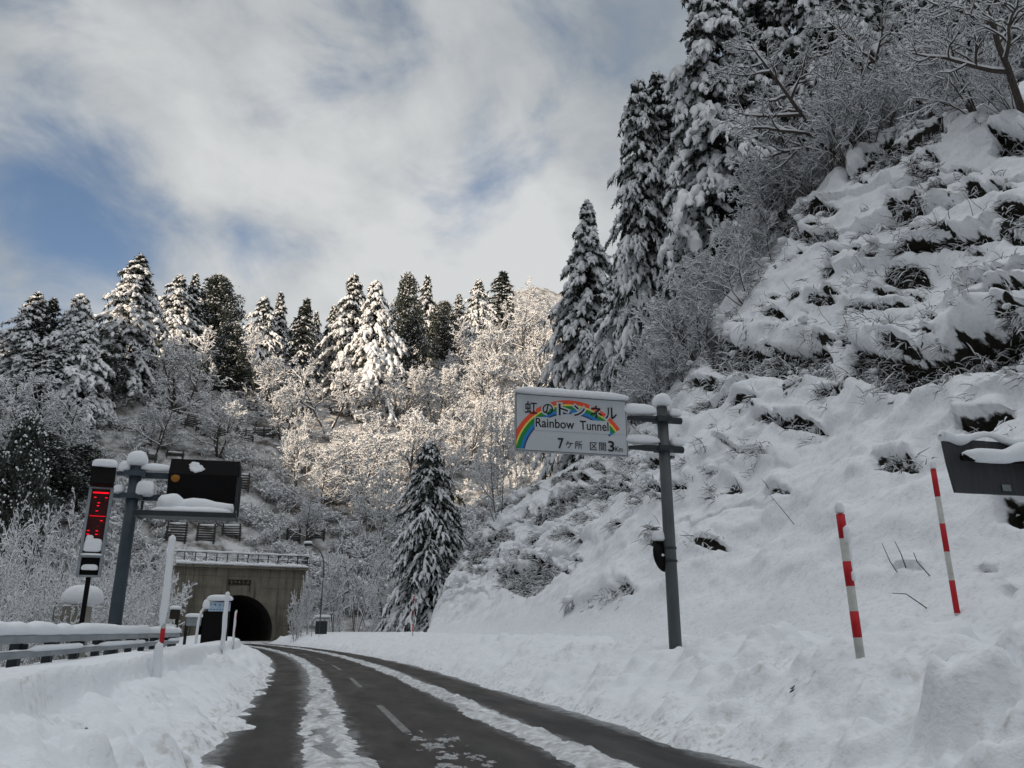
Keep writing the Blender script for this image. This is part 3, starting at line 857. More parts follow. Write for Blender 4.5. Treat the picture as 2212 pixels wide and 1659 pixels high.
def build_floor():
    r = np.array([0, 60, 150, 400, 1000, 2500.]); a = np.linspace(0, 2 * math.pi, 49)
    R, A = np.meshgrid(r, a, indexing='ij')
    o = grid_mesh('terrain', np.stack([R * np.cos(A), R * np.sin(A), np.full_like(R, -2.2)], -1), M['hill'], flip=False)
    tag(o, kind='structure')
build_floor()

# ------------------------------------------------------------------ tunnel portal
def portal_pt(a, q, z): return np.array([PX0 + AX * a + BX * q, PY0 + AY * a + BY * q, z])
ARCH_R, ARCH_H = 4.45, 5.75
def arch_curve(n=40, r=0.0):
    """horseshoe opening: points (a,z) from right foot over the crown to the left foot"""
    zc = ARCH_H - ARCH_R
    th = np.linspace(-math.asin(min(1, (zc + .3) / ARCH_R)), math.pi + math.asin(min(1, (zc + .3) / ARCH_R)), n)
    return np.stack([(ARCH_R + r) * np.cos(th), zc + (ARCH_R + r) * np.sin(th)], -1)
def build_portal():
    root = thing('tunnel_portal', 'weathered brown concrete tunnel portal with a dark arched mouth at the end of the road', 'tunnel portal', (PX0, PY0, 0), PTH)
    # local frame: x along the wall, y into the hill, z up
    mb = MB(); n = 48
    c = arch_curve(n)
    W, Ht, D = 8.15, 9.0, 1.2
    th = np.linspace(0, 1, n)
    # outer outline matched to the arch points by angle
    out = []
    for (a, z) in c:
        dx, dz = a, z - 1.6
        k = min(W / max(abs(dx), 1e-6), (Ht - 1.6) / dz if dz > 1e-6 else 1e9, 2.6 / -dz if dz < -1e-6 else 1e9)
        out.append((dx * k, 1.6 + dz * k))
    out = np.array(out)
    for cx in ((W, Ht), (-W, Ht)):
        i = np.argmin(np.hypot(out[:, 0] - cx[0], out[:, 1] - cx[1])); out[i] = cx
    V = []
    for y in (0, D):
        V += [(a, y, z) for a, z in c] + [(a, y, z) for a, z in out]
    q = []
    for i in range(n - 1):
        q.append((i, n + i, n + i + 1, i + 1))
        q.append((2 * n + i + 1, 3 * n + i + 1, 3 * n + i, 2 * n + i))
        q.append((n + i, 3 * n + i, 3 * n + i + 1, n + i + 1))
        q.append((i + 1, 2 * n + i + 1, 2 * n + i, i))
    mb.add(V, q)
    o = mb.build('wall', M['concrete'], root, smooth=False)
    # coping ledge
    mb = MB(); box(mb, (0, .45, Ht + .17), (2 * W + .5, 1.9, .34)); mb.build('coping', M['concrete'], root, False)
    mb = MB()
    for k in range(24):
        x = -W + (k + .5) * 2 * W / 24
        loaf(mb, (x, .30 + .05 * math.sin(k * 2.1), Ht + .40), (2 * W / 24 * 1.6, 2.0, .46 + .10 * math.sin(k * 1.3)), seed=k, amp=.2, nu=16, nv=8)
    mb.build('snow_cap', M['snow'], root)
    # arch ring, nameplate, lining
    mb = MB()
    c0, c1 = arch_curve(n, .02), arch_curve(n, .45)
    V = [(a, -.06, z) for a, z in c0] + [(a, -.06, z) for a, z in c1] + [(a, .0, z) for a, z in c1]
    q = [(i, n + i, n + i + 1, i + 1) for i in range(n - 1)] + [(n + i, 2 * n + i, 2 * n + i + 1, n + i + 1) for i in range(n - 1)]
    mb.add(V, q); mb.build('arch_ring', M['concrete'], root, False)
    mb = MB(); box(mb, (-.1, -.05, 7.30), (2.75, .10, .62)); plate = mb.build('nameplate', M['concrete_dark'], root, False)
    mb = MB()
    rng = np.random.default_rng(4)
    for k in range(5):            # five worn raised characters, unreadable at this distance
        x0 = -1.15 + k * .52
        for j in range(5):
            box(mb, (x0 + rng.uniform(-.13, .13), -.115, 7.30 + rng.uniform(-.17, .17)), (rng.uniform(.06, .3), .03, .045) if j % 2 else (.045, .03, rng.uniform(.1, .34)))
    mb.build('lettering', M['concrete'], plate, False)
    mb = MB()
    box(mb, (-1.3, -.03, 6.6), (.05, .06, .8)); box(mb, (1.2, -.03, 6.6), (.05, .06, .8))
    mb.build('drip_edge', M['concrete_dark'], root, False)
    def lines(mb):
        for z, x0, x1 in ((6.62, -W, -2.1), (6.62, 2.1, W), (8.0, -W, W), (4.2, -W, -5.2), (4.2, 5.2, W), (2.1, -W, -5.2), (2.1, 5.2, W)):
            box(mb, ((x0 + x1) / 2, -.004, z), (x1 - x0, .014, .022))
        for x in (-5.6, 5.6): box(mb, (x, -.006, 4.5), (.03, .012, 8.9))
    mb = MB(); lines(mb); mb.build('formwork_joint', M['concrete_dark'], root, False)
    # bore
    L = np.linspace(0.3, 75, 40); c = arch_curve(n)
    bend = -.004 * L ** 2
    V = np.stack([c[None, :, 0] + bend[:, None], np.repeat(L[:, None], n, 1), np.repeat(c[None, :, 1], len(L), 0)], -1)
    idx = np.arange(len(L) * n).reshape(len(L), n)
    q = np.stack([idx[:-1, :-1], idx[1:, :-1], idx[1:, 1:], idx[:-1, 1:]], -1).reshape(-1, 4)
    mb = MB(); mb.add(V.reshape(-1, 3), q)
    e = V[-1]; m = len(V.reshape(-1, 3))
    mb.add(np.concatenate([e, [[bend[-1], L[-1], 2.0]]]), None, [(i, i + 1, n) for i in range(n - 1)])
    mb.build('bore_lining', M['tunnel_lining'], root)
    return root
build_portal()
def build_railing():
    root = thing('railing', 'snow-lined steel railing standing along the top of the tunnel portal', 'railing', portal_pt(0, -.1, 9.34), PTH)
    W = 8.2
    root.scale = (1, 1, 1.28)
    for z, r in ((.28, .018), (.70, .018), (1.12, .04)):
        mb = MB(); tube1(mb, [(-W, 0, z), (W, 0, z)], r, 6); mb.build('rail', M['dark_steel'], root)
    for i in range(14):
        x = -W + i * 2 * W / 13
        mb = MB(); box(mb, (x, 0, .56), (.11, .11, 1.12)); mb.build('post', M['dark_steel'], root, False)
    for i in range(4):
        mb = MB(); box(mb, (W + .12, .35 + i * .5, .56), (.09, .09, 1.12)); mb.build('post', M['dark_steel'], root, False)
    mb = MB(); tube1(mb, [(W + .12, 0, 1.12), (W + .12, 2.2, 1.12)], .04, 6); mb.build('rail', M['dark_steel'], root)
    mb = MB(); x = np.linspace(-W - .1, W + .2, 90)
    rr = .105 + .045 * vnoise(x * 1.7, 0 * x, seed=3)
    v, q = tubes(np.stack([x, 0 * x, 1.22 + .03 * vnoise(x * 1.1, 0 * x, seed=9)], -1)[None], rr[None], 8); mb.add(v, q)
    for z in (.34, .76):
        v, q = tubes(np.stack([x, 0 * x, z + 0 * x], -1)[None], .045 + .02 * vnoise(x * 2.7 + z, 0 * x, seed=3)[None], 5); mb.add(v, q)
    mb.build('snow_cap', M['snow'], root)
build_railing()
# ------------------------------------------------------------------ trees
def unit(v): return v / (np.linalg.norm(v, axis=-1, keepdims=True) + 1e-9)
def polylines(P0, D0, Ln, n, rng, grav=0.0, wob=.12):
    """grow T polylines of n points from P0 along D0 (unit) with length Ln; grav bends them per step"""
    T = len(P0); P = np.zeros((T, n, 3)); P[:, 0] = P0; d = D0.copy(); st = (Ln / (n - 1))[:, None]
    for i in range(1, n):
        d = unit(d + wob * rng.standard_normal((T, 3)) + np.array([0, 0, 1.0]) * (grav if np.isscalar(grav) else grav[:, None]))
        P[:, i] = P[:, i - 1] + d * st
    return P
def along(P, t):
    n = P.shape[1]; x = t * (n - 1); i = np.clip(x.astype(int), 0, n - 2); f = (x - i)[:, None]
    r = np.arange(len(P))
    return P[r, i] * (1 - f) + P[r, i + 1] * f, unit(P[r, i + 1] - P[r, i])

def bare_tree(seed, H, stems=1, lean=(0, 0), spread=.9, n1=9, n2=6, n3=5, r0=.14, rmin=.014, coat=.022, blob=0.0, fork=.28, snowk=1.0, up=.10, n4=0):
    """leafless tree under snow: returns (wood meshbuilder, snow meshbuilder)"""
    rng = np.random.default_rng(seed)
    wood, snow = MB(), MB()
    a = rng.uniform(0, 2 * math.pi, stems)
    tilt = rng.uniform(.05, .25, stems) if stems == 1 else rng.uniform(.15, .75, stems)
    D = unit(np.stack([np.cos(a) * tilt + lean[0], np.sin(a) * tilt + lean[1], np.ones(stems)], -1))
    P0 = np.stack([np.cos(a), np.sin(a), 0 * a], -1) * (.05 if stems == 1 else .18) - np.array([0, 0, .3])
    Ln = H * rng.uniform(.75, 1.0, stems)
    P = polylines(P0, D, Ln, 9, rng, up * .4, .09)
    R = np.linspace(1, .22, 9)[None] * r0 * rng.uniform(.8, 1.1, (stems, 1)) * (1 if stems == 1 else .7)
    levels = [(P, R, Ln)]
    for lv, (m, ratio, ang, g, wob) in enumerate(((n1, .52, spread, up, .16), (n2, .50, .85, up * .5, .2), (n3, .52, .8, .02, .25), (n4, .5, .8, 0, .3))):
        if m == 0: break
        P, R, Ln = levels[-1]
        T = len(P); rep = np.repeat(np.arange(T), m)
        lo = fork if lv == 0 else .22
        t = (np.tile(np.arange(m), T) + rng.uniform(0, 1, T * m)) / m * (1 - lo) + lo
        t = np.clip(t, 0, .99)
        p, tg = along(P[rep], t)
        rnd = unit(rng.standard_normal((T * m, 3)) + np.array([0, 0, .15]))
        perp = unit(np.cross(tg, rnd))
        an = ang * rng.uniform(.65, 1.25, (T * m, 1))
        d = unit(tg * np.cos(an) + perp * np.sin(an))
        L = Ln[rep] * ratio * (1.12 - .62 * t) * rng.uniform(.6, 1.25, T * m)
        n = (7, 6, 4, 3)[lv]
        Pc = polylines(p, d, L, n, rng, g, wob)
        rp = R[rep, np.clip((t * (R.shape[1] - 1)).astype(int), 0, R.shape[1] - 1)]
        Rc = np.maximum(np.linspace(.72, .2, n)[None] * rp[:, None], rmin)
        levels.append((Pc, Rc, L))
    for lv, (P, R, L) in enumerate(levels):
        v, q = tubes(P, R, (7, 5, 3, 3, 3)[lv]); wood.add(v, q)
        tz = np.abs(unit(np.gradient(P, axis=1))[..., 2])
        hor = np.sqrt(np.clip(1 - tz ** 2, 0, 1))
        lump = .75 + .5 * rng.uniform(0, 1, R.shape)
        Rs = (R * .85 + coat * snowk) * (.30 + .75 * hor) * lump
        Ps = P + np.array([0, 0, 1.0]) * (R * .35 + Rs * .75)[..., None]
        Rs[:, -1] *= .5
        if lv == 0: Rs = np.minimum(Rs, R * .9)
        v, q = tubes(Ps, Rs, (6, 5, 4, 3, 3)[lv], squash=.85); snow.add(v, q)
    if blob > 0:
        P, R, L = levels[-1]
        for j in (-1, 1):
            pick = rng.uniform(0, 1, len(P)) < .55
            C = P[pick, j] + np.array([0, 0, blob * .3])
            s = blob * rng.uniform(.5, 1.3, (len(C), 1)) * np.array([[1.15, 1.15, .8]])
            blobs(C, s, rng, 1, .16, mb=snow)
    return wood, snow

def conifer(seed, H, R, nb=120, droop=.55, tuft=.30, tufts=5, snow=1.0, bare=.12, h0=.10, power=.85, irregular=.22, kside=6, side=6, lop=0.0, fine=1):
    """snow-loaded cedar: trunk, dark drooping foliage, pillows of snow on the boughs"""
    rng = np.random.default_rng(seed)
    trunk, fol, snw = MB(), MB(), MB()
    tz = np.linspace(-.6, H * .985, 12)
    tr = np.linspace(1, .06, 12) * H * .017
    tp = np.stack([.012 * H * np.sin(tz / H * 3 + seed) * tz / H, .012 * H * np.cos(tz / H * 2.3 + seed) * tz / H, tz], -1)
    tube1(trunk, tp, tr, 8)
    h = h0 + (1 - h0) * ((np.arange(nb) + rng.uniform(0, 1, nb)) / nb) ** .92
    az = np.arange(nb) * 2.39996 + rng.normal(0, .35, nb)
    L = R * ((1 - h) ** power * (1 + irregular * rng.standard_normal(nb)).clip(.45, 1.5) + .035 + .07 * (power < .6))
    L *= 1 + lop * np.cos(az - 1.0)
    L *= np.interp(h, [h0, h0 + .12, 1], [.72, 1, 1])
    n = 7; u = np.linspace(0, 1, n)
    dr = droop * (1.05 - .55 * h) * rng.uniform(.7, 1.3, nb)
    up = .25 + .35 * h
    r = L[:, None] * u
    zz = h[:, None] * H * .985 + L[:, None] * (up[:, None] * u - (dr + up * .8)[:, None] * u ** 1.9)
    side_w = rng.normal(0, .10, nb)[:, None] * L[:, None] * u ** 2
    ca, sa = np.cos(az)[:, None], np.sin(az)[:, None]
    P = np.stack([ca * r - sa * side_w, sa * r + ca * side_w, zz], -1)
    P[..., :2] += np.stack([np.interp(h * H, tz, tp[:, 0]), np.interp(h * H, tz, tp[:, 1])], -1)[:, None]
    v, q = tubes(P, np.linspace(1, .25, n)[None] * (.012 * L[:, None] + .012), 4); trunk.add(v, q)
    # side sprays
    m = side
    rep = np.repeat(np.arange(nb), m)
    t = np.tile(np.linspace(.22, .97, m), nb) + rng.uniform(-.05, .05, nb * m); t = t.clip(.1, .99)
    p, tg = along(P[rep], t)
    sg = np.tile(np.where(np.arange(m) % 2 == 0, 1.0, -1.0), nb)
    an = rng.uniform(.45, .95, nb * m) * sg
    d = np.stack([tg[:, 0] * np.cos(an) - tg[:, 1] * np.sin(an), tg[:, 0] * np.sin(an) + tg[:, 1] * np.cos(an), tg[:, 2] * .6 - .05], -1)
    d = unit(d)
    Ls = L[rep] * (.48 - .26 * t) * rng.uniform(.7, 1.3, nb * m) + .16
    S = polylines(p, d, Ls, 5, rng, -.16, .07)
    # foliage: small leaf-like sprays hung along boughs and side sprays
    def tufts_on(Pl, cnt, sz):
        T = len(Pl)
        rp = np.repeat(np.arange(T), cnt)
        tt = rng.uniform(.08, 1.0, len(rp))
        c, tg = along(Pl[rp], tt.clip(0, .999))
        dirn = unit(tg * .7 + rng.standard_normal((len(rp), 3)) * .55 + np.array([0, 0, -.55]))
        ln = sz * rng.uniform(.6, 1.5, len(rp)); w = ln * rng.uniform(.10, .22, len(rp))
        sd = unit(np.cross(dirn, rng.standard_normal((len(rp), 3))))
        a = c + sd * w[:, None]; b = c - sd * w[:, None]; e = c + dirn * ln[:, None]
        fb = c + dirn * (ln * .45)[:, None] + sd * (w * .9)[:, None]
        V = np.stack([b, a, fb, e], 1).reshape(-1, 3)
        i = np.arange(len(rp))[:, None] * 4
        fol.add(V, np.concatenate([i, i + 1, i + 2, i + 3], 1))
    tufts_on(S, tufts, tuft); tufts_on(P, tufts * 2, tuft * 1.1)
    # snow on the sprays
    def pads(Pl, base, drop, k, lift=.5):
        keep = rng.uniform(0, 1, len(Pl)) > drop
        Q = Pl[keep]; bb = base[keep]
        # resample finer so the pillows are lumpy
        n0 = Q.shape[1]; nn = n0 * 2 - 1
        Q2 = np.zeros((len(Q), nn, 3)); Q2[:, ::2] = Q; Q2[:, 1::2] = (Q[:, 1:] + Q[:, :-1]) / 2
        Q = Q2
        prof = np.interp(np.linspace(0, 1, nn), [0, .15, .5, .85, 1], [.25, .75, 1.0, .95, .35])
        Rr = bb[:, None] * prof * np.clip(.80 + .38 * rng.standard_normal((len(Q), nn)), .22, 1.5)
        Qs = Q + np.array([0, 0, 1.0]) * (Rr * lift)[..., None] + .22 * bb[:, None, None] * rng.standard_normal(Q.shape)
        d0 = unit(Q[:, 1] - Q[:, 0]); d1 = unit(Q[:, -1] - Q[:, -2])
        Qs = np.concatenate([(Qs[:, 0] - d0 * Rr[:, :1] * .6)[:, None], Qs, (Qs[:, -1] + d1 * Rr[:, -1:] * .8)[:, None]], 1)
        Rr = np.concatenate([np.full((len(Q), 1), .005), Rr, np.full((len(Q), 1), .005)], 1)
        v, q = tubes(Qs, Rr, k, squash=.66)
        v = v + .11 * np.repeat(bb, Rr.shape[1] * k)[:, None] * rng.standard_normal(v.shape)
        snw.add(v, q)
    age = (.55 + .55 * (1 - h))
    pads(S, snow * (.095 * R ** .5 + .030 * L[rep]) * (.6 + .7 * rng.uniform(0, 1, len(rep))) * .62, bare + .06, kside)
    pads(P[:, 2:], snow * (.080 * R ** .5 + .03 * L) * age * .8, bare, kside)
    c = tp[-1] + np.array([0, 0, .05]); blobs([c, c - [0, 0, .35]], [[.10 * R ** .5, .10 * R ** .5, .22], [.16 * R ** .5, .16 * R ** .5, .20]], rng, 2, .05, mb=snw)
    return trunk, fol, snw

def dense_cedar(seed, H, R, tuft=.3, snow=1.0, nclump=260, tufts=26, prof=(.7, .95, 1, .72, .38, .06)):
    """broad dark evergreen whose crown is many small clumps, dusted with snow"""
    rng = np.random.default_rng(seed)
    trunk, fol, snw = MB(), MB(), MB()
    z = np.linspace(-.5, H * .93, 10); tube1(trunk, np.stack([0 * z, 0 * z, z], -1), np.linspace(1, .1, 10) * H * .02, 7)
    h = rng.uniform(.06, 1, nclump) ** .9; a = rng.uniform(0, 2 * math.pi, nclump)
    env = R * np.interp(h, [0, .15, .4, .7, .9, 1], prof) * (1 + .18 * np.sin(a * 3 + h * 9))
    rr = env * rng.uniform(.55, 1.03, nclump)
    C = np.stack([rr * np.cos(a), rr * np.sin(a), h * H], -1)
    s = R * rng.uniform(.13, .24, nclump)
    # limbs
    B = np.stack([np.stack([0 * a, 0 * a, (h * H - rr * .35).clip(.3)], -1), C], 1)
    B = np.stack([B[:, 0], B[:, 0] * .5 + B[:, 1] * .5 + [0, 0, -.1], B[:, 1]], 1)
    v, q = tubes(B, np.repeat((.02 * rr + .02)[:, None], 3, 1) * [1, .7, .3], 4); trunk.add(v, q)
    rp = np.repeat(np.arange(nclump), tufts)
    o = unit(rng.standard_normal((len(rp), 3))) * rng.uniform(.2, 1, (len(rp), 1)) ** .5
    c = C[rp] + o * s[rp][:, None] * [1.15, 1.15, .85]
    dirn = unit(o + rng.standard_normal((len(rp), 3)) * .5 + [0, 0, -.35])
    ln = tuft * rng.uniform(.5, 1.4, len(rp)); w = ln * rng.uniform(.12, .28, len(rp)); sd = unit(np.cross(dirn, rng.standard_normal((len(rp), 3))))
    V = np.stack([c - sd * w[:, None], c + sd * w[:, None], c + dirn * (ln * .5)[:, None] + sd * (w * .8)[:, None], c + dirn * ln[:, None]], 1).reshape(-1, 3)
    i = np.arange(len(rp))[:, None] * 4; fol.add(V, np.concatenate([i, i + 1, i + 2, i + 3], 1))
    # dabs of snow on the upper side of the clumps
    k = 16
    rq = np.repeat(np.arange(nclump), k)
    o = rng.standard_normal((len(rq), 3)) * [.6, .6, .25] + [0, 0, .72]
    keep = rng.uniform(0, 1, len(rq)) < np.repeat(rng.uniform(.1, .95, nclump), k)
    cc = (C[rq] + o * s[rq][:, None])[keep]
    sz = (s[rq] * rng.uniform(.07, .30, len(rq)) ** 1.0 * snow)[keep]
    blobs(cc, sz[:, None] * np.array([[1.1, 1.1, .72]]), rng, 1, .2, mb=snw)
    return trunk, fol, snw

def tree_proto(kind, parts, mats):
    """meshes shared by every tree of this habit"""
    return [(nm, mb.mesh(kind + '_' + nm, m, sm)) for (nm, mb, m, sm) in parts]
PROTO = {}
def add_proto(key, names, mbs, mats, smooth, H, R=None):
    allv = np.concatenate([v for mb in mbs for v in mb.v]); R = float(np.percentile(np.hypot(allv[:, 0], allv[:, 1]), 96))
    PROTO[key] = ([(nm, mb.mesh(key + '_' + nm, m, s)) for nm, mb, m, s in zip(names, mbs, mats, smooth)], H, R)
CN = ('trunk', 'foliage', 'snow_cover')
def add_conifer(key, *a, fm='needles', **k):
    add_proto(key, CN, conifer(*a, **k), (M['dark_bark'], M[fm], M['tree_snow']), (True, False, True), a[1])
def add_bare(key, *a, **k):
    add_proto(key, ('trunk', 'snow_cover'), bare_tree(*a, **k), (M['bark'], M['tree_snow']), (True, True), a[1])
def add_dense(key, *a, fm='needles_grey', **k):
    add_proto(key, CN, dense_cedar(*a, **k), (M['dark_bark'], M[fm], M['tree_snow']), (True, False, True), a[1])

# near conifers on the right-hand hill
add_conifer('near_a', 11, 17.0, 4.0, nb=170, droop=.66, tuft=.30, tufts=18, snow=1.36, kside=7, side=10, bare=0.10, h0=.05, irregular=.28, power=.70)
add_conifer('near_b', 12, 22.0, 4.6, nb=150, droop=.62, tuft=.32, tufts=18, snow=1.36, kside=7, side=11, bare=0.17, h0=.16, irregular=.36, lop=-.2, power=.55)
add_conifer('near_c', 13, 21.0, 3.4, nb=170, droop=.60, tuft=.32, tufts=18, snow=1.36, kside=7, side=10, bare=0.13, h0=.06, irregular=.36, power=.48)
# skyline conifers
add_conifer('far_a', 21, 20.0, 6.5, nb=125, droop=.66, tuft=.50, tufts=9, snow=1.36, kside=5, side=8, irregular=.24, power=.80)
add_conifer('far_b', 22, 20.0, 5.4, nb=110, droop=.54, tuft=.50, tufts=9, snow=1.36, kside=5, side=7, irregular=.30, power=.85)
add_conifer('far_c', 23, 20.0, 7.4, nb=125, droop=.80, tuft=.50, tufts=8, snow=1.59, kside=5, side=8, irregular=.26, power=.72)
add_conifer('far_d', 24, 20.0, 5.0, nb=95, droop=.42, tuft=.55, tufts=10, snow=.95, kside=5, side=6, irregular=.34, bare=.3, power=.85)
add_conifer('far_e', 27, 20.0, 6.2, nb=115, droop=.58, tuft=.50, tufts=9, snow=1.30, kside=5, side=8, irregular=.34, power=.72, lop=.22)
add_conifer('far_f', 28, 20.0, 5.6, nb=100, droop=.70, tuft=.50, tufts=9, snow=1.45, kside=5, side=7, irregular=.38, power=.78, lop=-.25, bare=.2)
add_dense('far_dense', 25, 20.0, 5.6, tuft=.62, nclump=300, tufts=36, snow=.52)
add_conifer('near_dense', 26, 15.0, 4.3, nb=300, droop=.50, tuft=.30, tufts=13, snow=.85, kside=6, side=9, bare=.30, h0=.03, irregular=.32, power=.60, fm='needles')
# snow-laden bare trees of the far hill
add_bare('far_round', 31, 12.0, stems=3, spread=1.0, n1=9, n2=8, n3=7, r0=.26, rmin=.028, coat=0.055, blob=0.101, fork=.2)
add_bare('far_wide', 32, 13.0, stems=2, spread=1.15, n1=11, n2=8, n3=7, r0=.32, rmin=.028, coat=0.057, blob=0.108, fork=.25, up=.04)
add_bare('far_fork', 33, 14.0, stems=4, spread=.8, n1=9, n2=7, n3=7, r0=.25, rmin=.028, coat=0.054, blob=0.101, fork=.3, up=.12)
add_bare('far_weep', 34, 10.0, stems=4, spread=1.2, n1=9, n2=8, n3=6, r0=.18, rmin=.026, coat=0.055, blob=0.086, fork=.25, up=-.12)
# twiggier, nearer
add_bare('mid_twig', 35, 9.0, stems=3, spread=.85, n1=9, n2=7, n3=6, r0=.15, rmin=.018, coat=.042, fork=.2, up=.08)
add_bare('near_lean', 36, 10.0, stems=1, lean=(-.55, 0), spread=1.0, n1=12, n2=8, n3=6, r0=.20, rmin=.012, coat=.030, fork=.22, up=.06, n4=3)
add_bare('near_tall', 37, 11.0, stems=1, lean=(-.30, .1), spread=.95, n1=13, n2=8, n3=6, r0=.19, rmin=.012, coat=.030, fork=.25, up=.08, n4=3)
add_bare('near_shrub', 38, 4.6, stems=6, lean=(-.35, 0), spread=.7, n1=6, n2=5, n3=5, r0=.055, rmin=.010, coat=.032, fork=.25, up=.10, n4=2)
add_bare('near_bush', 39, 3.6, stems=8, lean=(-.1, -.1), spread=.85, n1=6, n2=5, n3=5, r0=.045, rmin=.009, coat=.028, fork=.2, up=.04, n4=2)

def plant(key, name, label, cat, base, H, rz=None, wide=1.0, group=None, tilt=0.0, seed=0, rad=None):
    parts, h0, r0 = PROTO[key]
    rng = random.Random(seed * 7919 + int(abs(base[0]) * 100))
    o = thing(name, label, cat, base, rng.uniform(0, 6.28) if rz is None else rz, group)
    s = H / h0
    w = rad / r0 if rad else s * wide
    o.scale = (w, w, s)
    o.rotation_euler[1] = tilt
    if len(parts) == 3: o.rotation_euler[0] = rng.gauss(0, .022); o.rotation_euler[1] = rng.gauss(0, .022)
    for nm, me in parts: link(nm, me, o)
    return o
def grow(key, name, label, cat, px, top, base_py=None, d=None, hw=None, slopefoot=False, **k):
    """a tree whose foot stands on the land below picture column px, at distance d or where (px, base_py) meets the ground"""
    p = hit(px, base_py, lo=70) if base_py and base_py < 1290 and slopefoot else None
    if p is None or not (.72 * (d or 150) < math.hypot(p[0], p[1]) < 1.35 * (d or 150)):
        r = at_dist(px, base_py or 1000, d); p = np.array([r[0], r[1], 0]); p[2] = land_z(p[0], p[1])
    dd = math.hypot(p[0], p[1]); rt = ray(px, top)
    zt = CAMZ + rt[2] * dd / math.hypot(rt[0], rt[1])
    H = max(zt - p[2], 2.0)
    p[2] -= .15
    if hw: k['rad'] = hw * dd / 1770
    return plant(key, name, label, cat, p, H, **k)
# slatted snow barriers: picture column, row, size and tilt of each
BARRIERS = [
    (404, 903, 52, 34, -.12, 'upper snow barrier, leftmost panel of the upper row'),
    (450, 926, 44, 34, -.10, 'upper row snow barrier, second panel from its left end'),
    (493, 932, 40, 34, -.05, 'upper row snow barrier, third panel from its left end'),
    (532, 938, 36, 32, .0, 'upper row snow barrier, fourth panel from its left end'),
    (572, 935, 44, 30, .05, 'upper row snow barrier, last panel before the gap'),
    (628, 904, 42, 28, .30, 'tilted snow barrier left of the wide forked tree, left panel'),
    (662, 890, 36, 34, .25, 'tilted snow barrier left of the wide forked tree, right panel'),
    (744, 884, 44, 40, .42, 'strongly tilted snow barrier right of the wide forked tree'),
    (320, 988, 38, 22, .0, 'small snow barrier behind the top of the display post'),
    (380, 984, 36, 18, .0, 'small snow barrier peeping over the dark display board'),
    (527, 1040, 26, 44, .0, 'snow barrier close to the right side of the dark display board'),
    (655, 1018, 42, 26, .35, 'tilted snow barrier in the brush right of the display board'),
    (383, 1148, 42, 42, .0, 'lower row snow barrier above the left end of the portal railing'),
    (447, 1150, 38, 38, .0, 'lower row snow barrier, second above the portal railing'),
    (502, 1150, 40, 38, .03, 'lower row snow barrier, third above the portal railing'),
    (636, 1155, 30, 28, .0, 'lower row snow barrier above the right end of the portal, left panel'),
    (684, 1154, 38, 36, -.03, 'lower row snow barrier above the right end of the portal, right panel'),
]
CON, BAR = 'snow_laden_conifer', 'snow_laden_tree'
GS, GB = 'conifers along the skyline of the far hill', 'bare snow-laden trees on the far hill'
sky_con = [  # key, px, top, foot, distance, width, label
    ('far_a', 38, 618, 850, 168, 58, 'conifer with white lumps at the left edge of the skyline'),
    ('far_d', 80, 634, 850, 166, 38, 'slim conifer between the left edge one and the low broad one, on the skyline'),
    ('far_c', 142, 628, 860, 166, 66, 'broad low snowy conifer leaning against the left flank of the tallest skyline conifer'),
    ('far_a', 250, 540, 840, 160, 80, 'tallest and widest snowy conifer on the left skyline, with a sharp tip'),
    ('far_a', 362, 583, 800, 172, 62, 'snow-loaded conifer just right of the tallest skyline conifer'),
    ('far_b', 399, 584, 800, 176, 38, 'narrow conifer squeezed between a snowy conifer and a rounded grey evergreen'),
    ('far_dense', 452, 598, 800, 170, 62, 'rounded grey-green evergreen with little snow, at the right end of the left tree clump'),
    ('far_c', 562, 640, 800, 178, 58, 'bright sunlit conifer, first one right of the gap in the skyline'),
    ('far_b', 600, 628, 790, 182, 38, 'pointed conifer standing behind the bright one right of the skyline gap'),
    ('far_d', 634, 636, 790, 178, 42, 'darker conifer with a thin bare tip left of the small skyline trees'),
    ('far_d', 655, 655, 790, 182, 30, 'short thin conifer right beside the darker one with a bare tip'),
    ('far_b', 682, 670, 780, 186, 24, 'smallest pointed conifer on the skyline'),
    ('far_b', 709, 655, 780, 186, 32, 'small conifer tucked against the left of a tall spire-shaped conifer'),
    ('far_a', 752, 584, 785, 180, 66, 'tall spire-shaped conifer near the middle of the skyline'),
    ('far_c', 812, 604, 785, 176, 72, 'heavily snow-loaded conifer with white drooping boughs, right of the spire'),
    ('far_dense', 882, 598, 780, 188, 46, 'bushy dark conifer behind a slender spire on the skyline'),
    ('far_b', 919, 594, 790, 182, 46, 'slender dark spire conifer with snow on its right side'),
    ('far_dense', 958, 655, 790, 176, 44, 'dark grey bushy evergreen below and right of the slender spire'),
    ('far_b', 990, 632, 745, 200, 30, 'short conifer in the gap left of the twin right-hand skyline conifers'),
    ('far_a', 1032, 600, 760, 205, 46, 'left one of the twin conifers at the right end of the skyline'),
    ('far_d', 1085, 583, 715, 212, 44, 'dark one of the twin conifers at the right end of the skyline, with bare trunk'),
    ('far_c', 162, 690, 900, 148, 66, 'drooping conifer with long white hanging boughs below the tallest one'),
    ('far_b', 55, 735, 900, 150, 60, 'shaded conifer under the left end of the skyline'),
    ('far_a', 100, 745, 920, 142, 58, 'shaded conifer left of the one with long white hanging boughs'),
    ('far_dense', 215, 745, 880, 150, 50, 'dark evergreen at the foot of the tallest skyline conifer'),
    ('far_b', 300, 720, 860, 158, 40, 'small shaded conifer between the tallest conifer and the round pale tree'),
    ('far_dense', 490, 700, 860, 166, 48, 'dark evergreen right under the rounded grey evergreen'),
]
